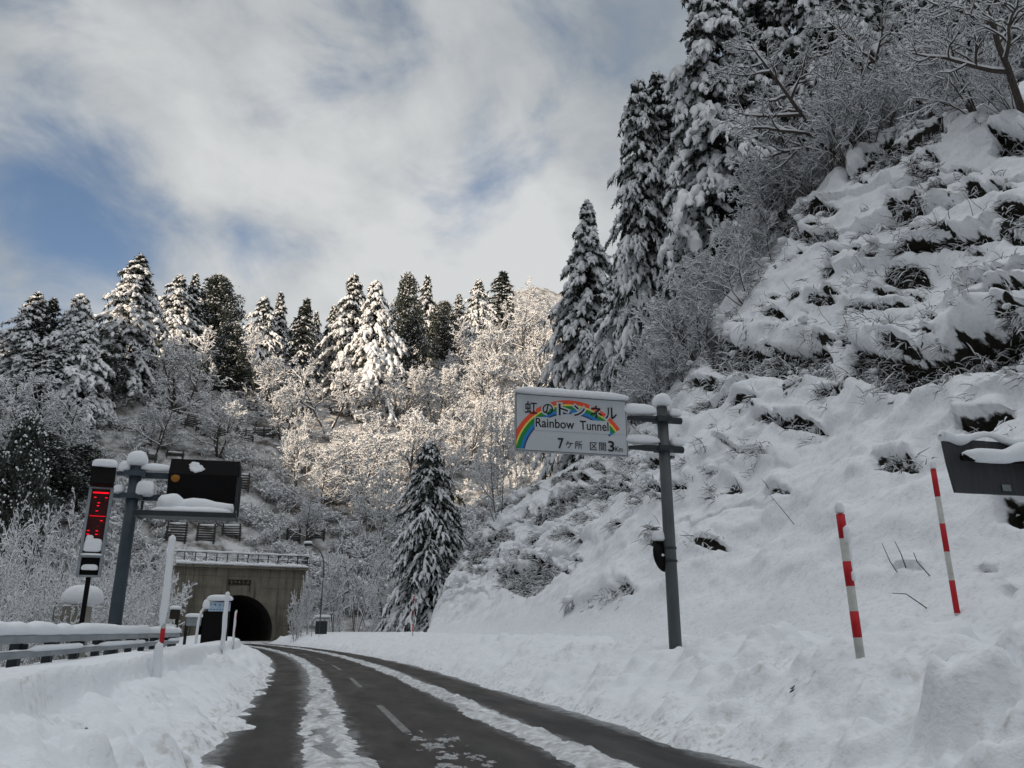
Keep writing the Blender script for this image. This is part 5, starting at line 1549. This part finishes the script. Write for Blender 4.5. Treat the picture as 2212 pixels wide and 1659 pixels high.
def led_column():
    x, y = -9.45, 18.3; gz = .4
    root = thing('message_board', 'narrow upright display column with red lit segments on a thin black post behind the guardrail', 'message board', (x, y, gz), math.radians(22))
    Z = lambda z: z - gz
    part(root, 'post', M['black'], lambda mb: box(mb, (.0, .05, Z(1.45)), (.095, .095, 2.3), bevel=.01))
    # main frame: four bars, backing
    W = .50
    def frame(mb):
        for (cx, cz, sx, sz) in ((-W / 2 + .03, Z(3.80), .06, 1.55), (W / 2 - .03, Z(3.80), .06, 1.55), (0, Z(3.05), W - .121, .05), (0, Z(4.55), W - .121, .05)):
            box(mb, (cx, -.03, cz), (sx, .14, sz))
        box(mb, (0, .06, Z(3.8)), (W - .02, .05, 1.5))
    part(root, 'frame', M['rail_grey'], frame)
    sw, s0, s1 = W - .122, Z(3.08), Z(4.52)
    scr = part(root, 'screen', M['led_screen'], lambda mb: box(mb, (0, .005, (s0 + s1) / 2), (sw, .05, s1 - s0)))
    def seg(u, v, w, h, m='led_red'):
        cx = -sw / 2 + u * sw; cz = s1 - v * (s1 - s0)
        part(scr, 'lit_segment', M[m], lambda mb: box(mb, (cx, -.026, cz), (w, .008, h), bevel=.003 if h > .02 else 0))
    seg(.5, .055, .33, .035); seg(.5, .425, .33, .010, 'led_red')
    for (u, v) in ((.22, .13), (.83, .13), (.46, .215), (.44, .262), (.42, .345), (.74, .495), (.12, .655), (.58, .655), (.12, .71), (.58, .71)):
        seg(u, v, .050, .020)
    rng = random.Random(5)
    for k in range(8): seg(rng.uniform(.08, .92), rng.uniform(.1, .75), .03, .012, 'led_dim')
    def snow_in(mb):
        loaf(mb, (0, -.045, s0 + .10), (sw, .10, .30), e=(.4, .5), seed=21, amp=.16, freq=7, nu=40, nv=16)
        loaf(mb, (-.09, -.04, s0 + .25), (.17, .09, .20), seed=22, amp=.2, freq=8)
    part(root, 'snow_clump', M['snow'], snow_in, True)
    # lower box with its own frame
    def low(mb):
        for (cx, cz, sx, sz) in ((-W / 2 + .03, Z(2.79), .06, .47), (W / 2 - .03, Z(2.79), .06, .47), (0, Z(2.575), W - .121, .04), (0, Z(3.0), W - .121, .04)):
            box(mb, (cx, -.03, cz), (sx, .14, sz))
    part(root, 'lower_frame', M['rail_grey'], low)
    part(root, 'lower_screen', M['black'], lambda mb: box(mb, (0, .02, Z(2.79)), (W - .12, .05, .385)))
    part(root, 'snow_clump', M['snow'], lambda mb: loaf(mb, (0, -.05, Z(2.735)), (W - .16, .07, .13), e=(.4, .6), seed=23, amp=.18, freq=8), True)
    part(root, 'snow_clump', M['snow'], lambda mb: loaf(mb, (0, -.06, Z(3.035)), (W - .04, .14, .05), seed=24, amp=.1), True)
    # black hood on top, tipped towards the road
    t = math.radians(14)
    ax = ((1, 0, 0), (0, math.cos(t), -math.sin(t)), (0, math.sin(t), math.cos(t)))
    part(root, 'hood', M['black'], lambda mb: box(mb, (0, -.12, Z(4.79)), (.49, .24, .44), axes=ax, bevel=.012))
    part(root, 'snow_cap', M['snow'], lambda mb: loaf(mb, (0, -.06, Z(5.06)), (.54, .40, .20), e=(.4, .6), seed=25, amp=.06), True)
led_column()

def gantry_board():
    x, y = -9.43, 19.8; gz = .3
    root = thing('display_gantry', 'dark display board with an amber lamp and snowy walkway on a blue-grey post', 'display sign', (x, y, gz), RZ)
    Z = lambda z: z - gz
    part(root, 'pole', M['steel_blue'], lambda mb: tube1(mb, [(0, 0, -.3), (0, 0, Z(3)), (0, 0, Z(5.35))], [.158, .150, .142], 20), True)
    part(root, 'snow_cap', M['snow'], lambda mb: loaf(mb, (0, 0, Z(5.47)), (.48, .46, .36), e=(1, .8), seed=31, amp=.13), True)
    for z in (5.16, 4.60):
        def arm(mb, z=z):
            box(mb, (.62, .10, Z(z)), (1.3, .10, .15)); box(mb, (.0, .0, Z(z)), (.50, .40, .12)); box(mb, (-.32, 0, Z(z)), (.22, .12, .10))
        part(root, 'arm', M['steel_blue'], arm)
    part(root, 'snow_cap', M['snow'], lambda mb: loaf(mb, (.48, .02, Z(5.30)), (.85, .30, .20), seed=32, amp=.12), True)
    part(root, 'snow_cap', M['snow'], lambda mb: loaf(mb, (-.27, 0, Z(5.28)), (.26, .26, .26), seed=33, amp=.1), True)
    part(root, 'snow_cap', M['snow'], lambda mb: loaf(mb, (.30, -.08, Z(4.70)), (.46, .36, .40), seed=34, amp=.14), True)
    part(root, 'snow_cap', M['snow'], lambda mb: loaf(mb, (-.34, 0, Z(4.73)), (.25, .24, .2), seed=35, amp=.1), True)
    # display box: folded front
    x0, x1 = .79, 2.45; zt, zm, zb = Z(5.60), Z(5.20), Z(4.42)
    def shell(mb):
        prof = [(.32, zt), (-.02, zt), (-.17, zm), (-.06, zb), (.32, zb)]
        n = len(prof)
        V = [(x0, a, b) for a, b in prof] + [(x1, a, b) for a, b in prof]
        mb.add(V, [(i, (i + 1) % n, n + (i + 1) % n, n + i) for i in range(n)], [(0, 2, 1), (0, 3, 2), (0, 4, 3), (n, n + 1, n + 2), (n, n + 2, n + 3), (n, n + 3, n + 4)])
    case = part(root, 'display_case', M['black'], shell)
    def lamp(mb):
        n = 26; c = np.array([x0 + .17, -.155, Z(5.09)]); V = [c + [0, -.02, 0]]
        V += [c + np.array([.105 * math.cos(t), -.006, .105 * math.sin(t)]) for t in np.arange(n) / n * 2 * math.pi]
        V += [c + np.array([.115 * math.cos(t), .03, .115 * math.sin(t)]) for t in np.arange(n) / n * 2 * math.pi]
        mb.add(V, [(1 + i, 1 + (i + 1) % n, 1 + n + (i + 1) % n, 1 + n + i) for i in range(n)], [(0, 1 + (i + 1) % n, 1 + i) for i in range(n)])
    part(case, 'amber_lamp', M['amber'], lamp, True)
    part(case, 'edge_trim', M['dark_steel'], lambda mb: (box(mb, (x1 + .035, .05, (zt + zb) / 2 - .1), (.04, .30, 1.15)), box(mb, (x1 + .09, -.2, (zt + zb) / 2 - .35), (.05, .05, 1.0)))[0])
    fx = unit(np.array([0, -.15, -.40])); fn = np.array([0, -.936, .351])
    def stuck(mb):
        pts = [(.42, .10), (.50, .09), (.56, .13), (.52, .19), (.60, .20), (.72, .22), (.66, .25), (.58, .30), (.48, .29), (.44, .24), (.50, .20), (.40, .17)]
        rng = np.random.default_rng(6)
        C = []
        for i in range(len(pts)):
            for j in range(3):
                a = np.array(pts[i]) * .55 + np.array(pts[(i + j + 1) % len(pts)]) * .45
                C.append(np.array([x0 + a[0] * .95 + .12, -.03 - (a[1] / .36) * .15, zt - a[1] * 1.1]))
        blobs(C, np.full((len(C), 3), .045) * [1.5, .5, .9], rng, 2, .06, mb=mb)
    part(case, 'snow_clump', M['snow'], stuck, True)
    # walkway under the board with its heap of snow
    def deck(mb):
        box(mb, (1.38, -.42, Z(4.09)), (2.2, .80, .05)); box(mb, (1.38, -.84, Z(4.10)), (2.3, .06, .12)); box(mb, (.25, -.40, Z(4.10)), (.06, .82, .12)); box(mb, (2.52, -.40, Z(4.10)), (.06, .82, .12))
        box(mb, (2.52, -.84, Z(4.60)), (.05, .05, .88)); box(mb, (.25, -.02, Z(4.32)), (.05, .05, .36)); box(mb, (1.38, -.02, Z(4.22)), (2.3, .05, .10))
    part(root, 'walkway', M['dark_steel'], deck)
    def heap(mb):
        xs = np.linspace(.70, 2.46, 60); f = fbm(xs * 1.1, 0 * xs, seed=41, oct=3)
        top = np.interp(xs, [.70, .85, 1.05, 1.25, 1.5, 1.75, 2.0, 2.46], [.12, .40, .44, .30, .34, .31, .24, .20]) + .04 * f
        r = top * .62; r[0] = r[-1] = .02
        P = np.stack([xs, -.52 + .04 * f, Z(4.20) + top * .42], -1)
        v, q = tubes(P[None], r[None], 20, squash=.95); mb.add(v, q)
        loaf(mb, (1.5, -.46, Z(4.17)), (1.9, .74, .22), seed=45, amp=.12, freq=2.5, nu=60, nv=14)
    part(root, 'snow_heap', M['snow'], heap, True)
gantry_board()

def cabinet():
    root = thing('equipment_cabinet', 'beige equipment cabinet wearing a big round cap of snow behind the guardrail', 'cabinet', (-11.05, 20.9, -.2), RZ)
    part(root, 'body', M['beige'], lambda mb: box(mb, (0, 0, 1.05), (.74, .62, 2.3), bevel=.015))
    part(root, 'door', M['beige'], lambda mb: box(mb, (0, -.322, 1.05), (.64, .02, 2.1), bevel=.006))
    part(root, 'snow_cap', M['snow'], lambda mb: loaf(mb, (.20, -.05, 2.36), (.95, .80, .50), e=(.9, .85), seed=51, amp=.08, freq=1.8, nu=40, nv=20), True)
cabinet()

def guardrail():
    root = thing('guardrail', 'grey double-beam guardrail topped with a thick roll of snow along the left roadside', 'guardrail', road_pt(10, -5.7, 0))
    o = np.array(root.location)
    s = np.arange(-2, 28.6, .4)
    def beam(z0, z1, t):
        P0 = road_pt(s, t - .05, 0) - o; P1 = road_pt(s, t + .05, 0) - o
        def f(mb):
            V = np.stack([P0 + [0, 0, z0], P1 + [0, 0, z0 + .01], P1 + [0, 0, z1 - .01], P0 + [0, 0, z1]], 1)
            n = len(s); idx = np.arange(n * 4).reshape(n, 4)
            q = np.stack([idx[:-1], np.roll(idx[:-1], -1, 1), np.roll(idx[1:], -1, 1), idx[1:]], -1).reshape(-1, 4)
            mb.add(V.reshape(-1, 3), q[:, ::-1])
            mb.add([V[-1, i] for i in range(4)], [(0, 1, 2, 3)]); mb.add([V[0, i] for i in range(4)], [(3, 2, 1, 0)])
        return f
    part(root, 'beam', M['rail_grey'], beam(1.235, 1.35, -5.66))
    part(root, 'beam', M['rail_grey'], beam(1.035, 1.145, -5.66))
    for k in range(19):
        sp = 1.0 + k * 1.58
        if sp > 28.4: break
        def post(mb, sp=sp):
            p = road_pt(sp, -5.80, 0) - o
            box(mb, p + [0, 0, .95], (.13, .14, .78), rz=RZ); box(mb, road_pt(sp, -5.735, 0) - o + [0, 0, 1.19], (.17, .05, .08), rz=RZ)
        part(root, 'post', M['dark_steel'], post)
    def roll(mb):
        ss = np.arange(-2, 28.65, .09)
        P = road_pt(ss, -5.70 + .015 * vnoise(ss * .8, 0 * ss, seed=4), 0) - o
        r = .128 + .028 * fbm(ss * .45, 0 * ss, seed=5, oct=3) + .018 * vnoise(ss * 2.2, 0 * ss, seed=6)
        r = r * (1 - .35 * np.exp(-((ss - 11.95) / .10) ** 2))
        r[0] = r[-1] = .02; r[-2] = .09
        P[:, 2] = 1.35 + r * .62
        v, q = tubes(P[None], r[None], 14, squash=.82); mb.add(v, q)
    part(root, 'snow_cap', M['snow'], roll, True)
    def roll2(mb):
        ss = np.arange(-2, 28.5, .09)
        g = sstep(-.25, .15, fbm(ss * .7, 0 * ss, seed=15, oct=3))
        P = road_pt(ss, -5.62, 0) - o; r = .012 + .055 * g; P[:, 2] = 1.145 + r * .3
        v, q = tubes(P[None], r[None], 8, squash=.7); mb.add(v, q)
    part(root, 'snow_cap', M['snow'], roll2, True)
guardrail()

def snow_pole(loc, top, r, bands, label, lean=(0, 0), cap=.0, coat=None, first_red=True, group='red and white snow poles', seed=0, bandpart=True):
    """a snow pole: rod with red bands; heights are world z"""
    root = thing('snow_pole', label, 'snow pole', loc, 0, group)
    H = top - loc[2]
    f = lambda z: (lean[0] * z, lean[1] * z, z)
    part(root, 'rod', M['pole_white'], lambda mb: tube1(mb, [f(-.4), f(H)], r, 14), True)
    for (a, b) in bands:
        part(root, 'red_band', M['pole_red'], lambda mb, a=a, b=b: tube1(mb, [f(H - b), f(H - a)], r * 1.025, 14), True)
    if cap > 0: part(root, 'snow_cap', M['snow'], lambda mb: loaf(mb, (lean[0] * H, lean[1] * H, H + cap * .45), (r * 2.5, r * 2.5, cap * 1.6), e=(1, .8), seed=seed, amp=.1), True)
    if coat:
        def cf(mb):
            for (z0, z1, rr, off, sd) in coat:
                z = np.linspace(z0, z1, max(8, int((z1 - z0) / .05)))
                R = rr * (1 + .22 * fbm(z * 3, 0 * z, seed=sd, oct=3)); R[0] = R[-1] = .012
                P = np.stack([lean[0] * z + off[0] + .2 * rr * vnoise(z * 2, 0 * z, seed=sd + 3), lean[1] * z + off[1] + 0 * z, z], -1)
                v, q = tubes(P[None], R[None], 10); mb.add(v, q)
        part(root, 'snow_coat', M['snow'], cf, True)
    return root
snow_pole((4.13, 10.0, 1.0), 2.80, .052, [(0, .30), (.58, .875), (1.17, 1.47)], 'thick red and white snow pole, partly crusted with snow, nearest at the right', lean=(-.012, .02), cap=.10,
          coat=[(1.42, 1.66, .045, (.035, -.03), 3), (1.00, 1.42, .050, (.028, .01), 4), (.98, 1.10, .036, (.03, -.03), 5)], seed=3)
snow_pole((6.70, 12.5, 1.3), 3.86, .041, [(0, .44), (.86, 1.29), (1.72, 2.2)], 'slim red and white snow pole below the dark sign at the right edge', lean=(-.004, .01), cap=.09, seed=4)
snow_pole(tuple(road_pt(54.0, 6.2, 1.2)), 3.60, .036, [(0, .45), (.9, 1.3), (1.75, 2.2)], 'distant thin red and white snow pole at the foot of the near slope', cap=.05, seed=5)
lp = (-6.22, 14.9, .55)
snow_pole(tuple(lp), 3.0, .040, [(1.55, 1.80)], 'left roadside snow pole plastered with white snow so that one red band shows',
          coat=[(.94, 2.55, .062, (-.022, -.02), 6), (-.2, .68, .075, (-.015, -.02), 7)], seed=6)
p = road_pt(30.2, -4.45, .9)
snow_pole(tuple(p), 2.62, .030, [], 'white snow-plastered pole in front of the tunnel notice board', coat=[(-.1, 1.80, .075, (0, -.02), 8)], cap=.03, group='snow-plastered poles before the tunnel', seed=7)
p = road_pt(32.6, -4.25, .9)
snow_pole(tuple(p), 2.15, .030, [(.1, .35), (.6, .85)], 'shorter speckled pole beside the white one in front of the tunnel mouth', coat=[(.0, 1.22, .034, (-.02, -.02), 10)], group='snow-plastered poles before the tunnel', seed=8)
p = road_pt(96, 4.6, .6)
snow_pole(tuple(p), 3.4, .05, [(.2, .8), (1.4, 2.0)], 'faint snow pole beside the right edge of the tunnel portal', group=None, seed=9)

def notice_board():
    c = road_pt(36.5, -5.2, .7)
    root = thing('notice_board', 'black tunnel notice board with a pale blue header under snow, beside the tunnel mouth', 'notice board', tuple(c), RZ)
    part(root, 'panel', M['black'], lambda mb: box(mb, (0, 0, .85), (1.02, .16, 1.25), bevel=.02))
    hd = part(root, 'header', M['blue_white'], lambda mb: box(mb, (.09, -.02, 1.66), (.84, .14, .36), bevel=.01))
    rng = random.Random(3)
    def ink(mb):
        for k in range(5):
            x = -.24 + k * .165
            for j in range(4): box(mb, (x + rng.uniform(-.04, .04), -.096, 1.72 + rng.uniform(-.07, .07)), (rng.uniform(.03, .11), .006, .018) if j % 2 else (.018, .006, rng.uniform(.04, .12)))
        for k in range(6): box(mb, (-.22 + k * .12, -.096, 1.55), (.07, .006, .035))
    part(hd, 'lettering', M['header_ink'], ink)
    part(root, 'frame', M['tree_snow'], lambda mb: tube1(mb, [(-.70, 0, -.3), (-.66, 0, 1.1), (-.60, 0, 1.45), (-.42, 0, 1.75), (-.2, 0, 1.92), (.5, 0, 1.95)], .055, 8), True)
    part(root, 'snow_cap', M['snow'], lambda mb: loaf(mb, (.08, 0, 1.95), (1.05, .40, .26), seed=61, amp=.1), True)
    part(root, 'snow_cap', M['snow'], lambda mb: loaf(mb, (-.42, 0, 1.68), (.30, .30, .36), seed=62, amp=.15), True)
    part(root, 'leg', M['dark_steel'], lambda mb: box(mb, (.42, 0, .1), (.08, .08, .8)))
    part(root, 'leg', M['dark_steel'], lambda mb: box(mb, (-.42, 0, .1), (.08, .08, .8)))
notice_board()
def control_boxes():
    c = road_pt(42, -7.2, .2)
    root = thing('control_post', 'small dark roadside control post with two snow-capped boxes left of the tunnel notice board', 'control post', tuple(c), RZ)
    part(root, 'post', M['dark_bark'], lambda mb: box(mb, (0, 0, 1.0), (.14, .14, 2.3)))
    part(root, 'post', M['dark_bark'], lambda mb: box(mb, (.42, .1, .8), (.12, .12, 1.7)))
    part(root, 'box', M['concrete_dark'], lambda mb: box(mb, (-.1, -.15, 1.95), (.42, .3, .42), bevel=.02))
    part(root, 'box', M['concrete_dark'], lambda mb: box(mb, (-.35, -.1, 1.25), (.7, .25, .2), bevel=.02))
    part(root, 'box', M['rail_grey'], lambda mb: box(mb, (.75, -.1, 1.62), (.62, .3, .36), bevel=.02))
    part(root, 'snow_cap', M['snow'], lambda mb: loaf(mb, (-.1, -.15, 2.22), (.5, .4, .16), seed=64), True)
    part(root, 'snow_cap', M['snow'], lambda mb: loaf(mb, (-.35, -.1, 1.42), (.76, .36, .14), seed=65), True)
    part(root, 'snow_cap', M['snow'], lambda mb: loaf(mb, (.75, -.1, 1.86), (.8, .42, .2), seed=66), True)
    part(root, 'stay_wire', M['rail_grey'], lambda mb: tube1(mb, [(.1, 0, 1.6), (-1.6, .2, .3)], .022, 5))
    part(root, 'stay_wire', M['rail_grey'], lambda mb: tube1(mb, [(.5, .1, 1.2), (-.9, .2, .2)], .022, 5))
control_boxes()
def frame_sign():
    c = road_pt(88, 5.4, .7)
    root = thing('frame_sign', 'low snow-covered pipe frame with a dark panel right of the tunnel portal', 'sign frame', tuple(c), math.radians(22))
    part(root, 'frame', M['rail_grey'], lambda mb: tube1(mb, [(-.85, 0, -.4), (-.85, 0, 1.75), (-.7, 0, 2.15), (-.35, 0, 2.35), (1.2, 0, 2.35)], .09, 8), True)
    part(root, 'panel', M['dark_steel'], lambda mb: box(mb, (.25, .05, 1.25), (1.4, .12, 1.5), bevel=.03))
    part(root, 'snow_cap', M['snow'], lambda mb: loaf(mb, (.3, 0, 2.52), (2.0, .5, .34), seed=67, amp=.15), True)
    root.scale = (.85, .85, .85)
frame_sign()
def street_lamp():
    c = at_dist(690, 1362, 82); c[2] = .9
    root = thing('street_lamp', 'slim curved street lamp with snow on its head, right of the tunnel portal', 'street lamp', tuple(c), math.radians(14))
    pts = [(0, 0, -.3), (0, 0, 3), (.02, 0, 6.2), (-.05, 0, 7.1), (-.30, 0, 7.8), (-.75, 0, 8.3), (-1.3, 0, 8.55)]
    part(root, 'pole', M['steel_grey'], lambda mb: tube1(mb, pts, [.10, .09, .075, .07, .065, .06, .055], 10), True)
    part(root, 'lamp_head', M['dark_steel'], lambda mb: loaf(mb, (-1.62, 0, 8.60), (.85, .36, .22), e=(.8, .8), seed=70, amp=0, flat=.9), True)
    part(root, 'snow_cap', M['snow'], lambda mb: loaf(mb, (-1.65, 0, 8.78), (.85, .42, .26), seed=71, amp=.08), True)
street_lamp()
def dark_sign():
    x, y, gz = 5.52, 10.0, 1.3
    root = thing('road_sign', 'back of a dark grey sign with a snow-covered pipe at the right edge', 'road sign', (x, y, 1.326), RZ)
    root.scale = (.74, .74, .74)
    Z = lambda z: z - gz
    zt, zb = Z(4.60), Z(3.66); W = 2.3
    def panel(mb):
        n = 30
        xs = np.linspace(0, W, n); V = []
        zz = [zt, Z(4.15), zb]; off = [0.0, .03, .10]
        for y0 in (0, .05):
            for k in range(3): V += [(xx + off[k] * (1 if xx < .5 else 0) * (1 - xx / .5), y0 + (.012 if int(xx / .3) % 2 else 0), zz[k] - .02 * 0) for xx in xs]
        q = []
        for k in range(2): q += [(k * n + i, (k + 1) * n + i, (k + 1) * n + i + 1, k * n + i + 1) for i in range(n - 1)]
        q2 = [tuple(reversed([a + 3 * n for a in f])) for f in q]
        mb.add(V, q + q2)
        mb.add(V, [(k * n, 3 * n + k * n, 3 * n + (k + 1) * n, (k + 1) * n) for k in range(2)] + [(i, i + 1, 3 * n + i + 1, 3 * n + i) for i in range(n - 1)] + [(2 * n + i, 5 * n + i, 5 * n + i + 1, 2 * n + i + 1) for i in range(n - 1)])
    pn = part(root, 'panel', M['signback'], panel)
    part(pn, 'sticker', M['sticker'], lambda mb: box(mb, (1.16, -.012, zb + .12), (.18, .006, .11)))
    zp = Z(4.245)
    part(root, 'pipe', M['black'], lambda mb: tube1(mb, [(.20, -.16, zp), (W + .3, -.16, zp)], .062, 16), True)
    part(root, 'pole', M['steel_grey'], lambda mb: tube1(mb, [(W - .35, -.30, -.5), (W - .35, -.30, Z(5.0))], .13, 16), True)
    part(root, 'clamp', M['dark_steel'], lambda mb: box(mb, (W - .35, -.2, zp), (.36, .22, .16)))
    def sn(mb):
        xs = np.linspace(-.03, W + .05, 80); r = .085 + .03 * fbm(xs * 3, 0 * xs, seed=73, oct=2) + .02 * vnoise(xs * 5, 0 * xs, seed=74); r[0] = r[-1] = .02
        v, q = tubes(np.stack([xs, .01 - .05 * sstep(.2, .9, xs) + 0 * xs, zt + .05 - .06 * np.sin(xs * 5.2) * sstep(0, .3, xs)], -1)[None], r[None], 14, squash=.95); mb.add(v, q)
    part(root, 'snow_cap', M['snow'], sn, True)
    def sn2(mb):
        xs = np.linspace(.19, W + .3, 70); r = np.interp(xs, [.19, .30, .5, 1.2, 1.5, W + .3], [.03, .085, .125, .135, .19, .17]) * (1 + .08 * fbm(xs * 3, 0 * xs, seed=75, oct=2)); r[0] = .01
        v, q = tubes(np.stack([xs, -.17 + 0 * xs, zp + .045 + .10 * sstep(1.0, 1.5, xs)], -1)[None], r[None], 16, squash=.95); mb.add(v, q)
    part(root, 'snow_cap', M['snow'], sn2, True)
dark_sign()

# slatted snow barriers on the far hill
def barrier(px, py, wpx, hpx, roll, label):
    p = hit(px, py + hpx * .4, lo=95); d = math.hypot(p[0], p[1])
    w = wpx * d / 1770; h = hpx * d / 1850
    root = thing('snow_barrier', label, 'snow barrier', (p[0], p[1] - .6, p[2] - h * .15), math.radians(20), 'slatted snow barriers on the far hill')
    t = math.radians(-18)
    ax = (np.array([math.cos(roll), 0, math.sin(roll)]), np.array([0, math.cos(t), math.sin(t)]), None)
    Y = np.cross(np.array([0., 0, 1]), ax[0]); Zv = unit(np.array([-math.sin(roll), .35, math.cos(roll)])); Y = np.cross(Zv, ax[0])
    A = (ax[0], Y, Zv)
    L = lambda a, c, b=0.0: A[0] * a + A[2] * c + A[1] * b
    n = 7
    part(root, 'slat_panel', M['fence_wood'], lambda mb: [box(mb, L(0, h * (.08 + .86 * k / (n - 1))), (w, .12, h / n * .48), axes=A) for k in range(n)])
    for a in ((-.42, .42) if w < 3 else (-.42, 0, .42)):
        part(root, 'post', M['fence_wood'], lambda mb, a=a: box(mb, L(a * w, h * .42, -.16), (.24, .22, h * 1.3), axes=A))
    def sn(mb):
        xs = np.linspace(-w / 2, w / 2, 24); P = np.stack([L(a, h * 1.0) for a in xs]); r = .16 + .06 * fbm(xs * 1.1 + px, 0 * xs, seed=77, oct=2); r[0] = r[-1] = .03
        v, q = tubes(P[None], r[None], 7); mb.add(v, q)
    part(root, 'snow_cap', M['snow'], sn, True)
for px, py, w, h, r, lab in BARRIERS: barrier(px, py, w, h, r, lab)
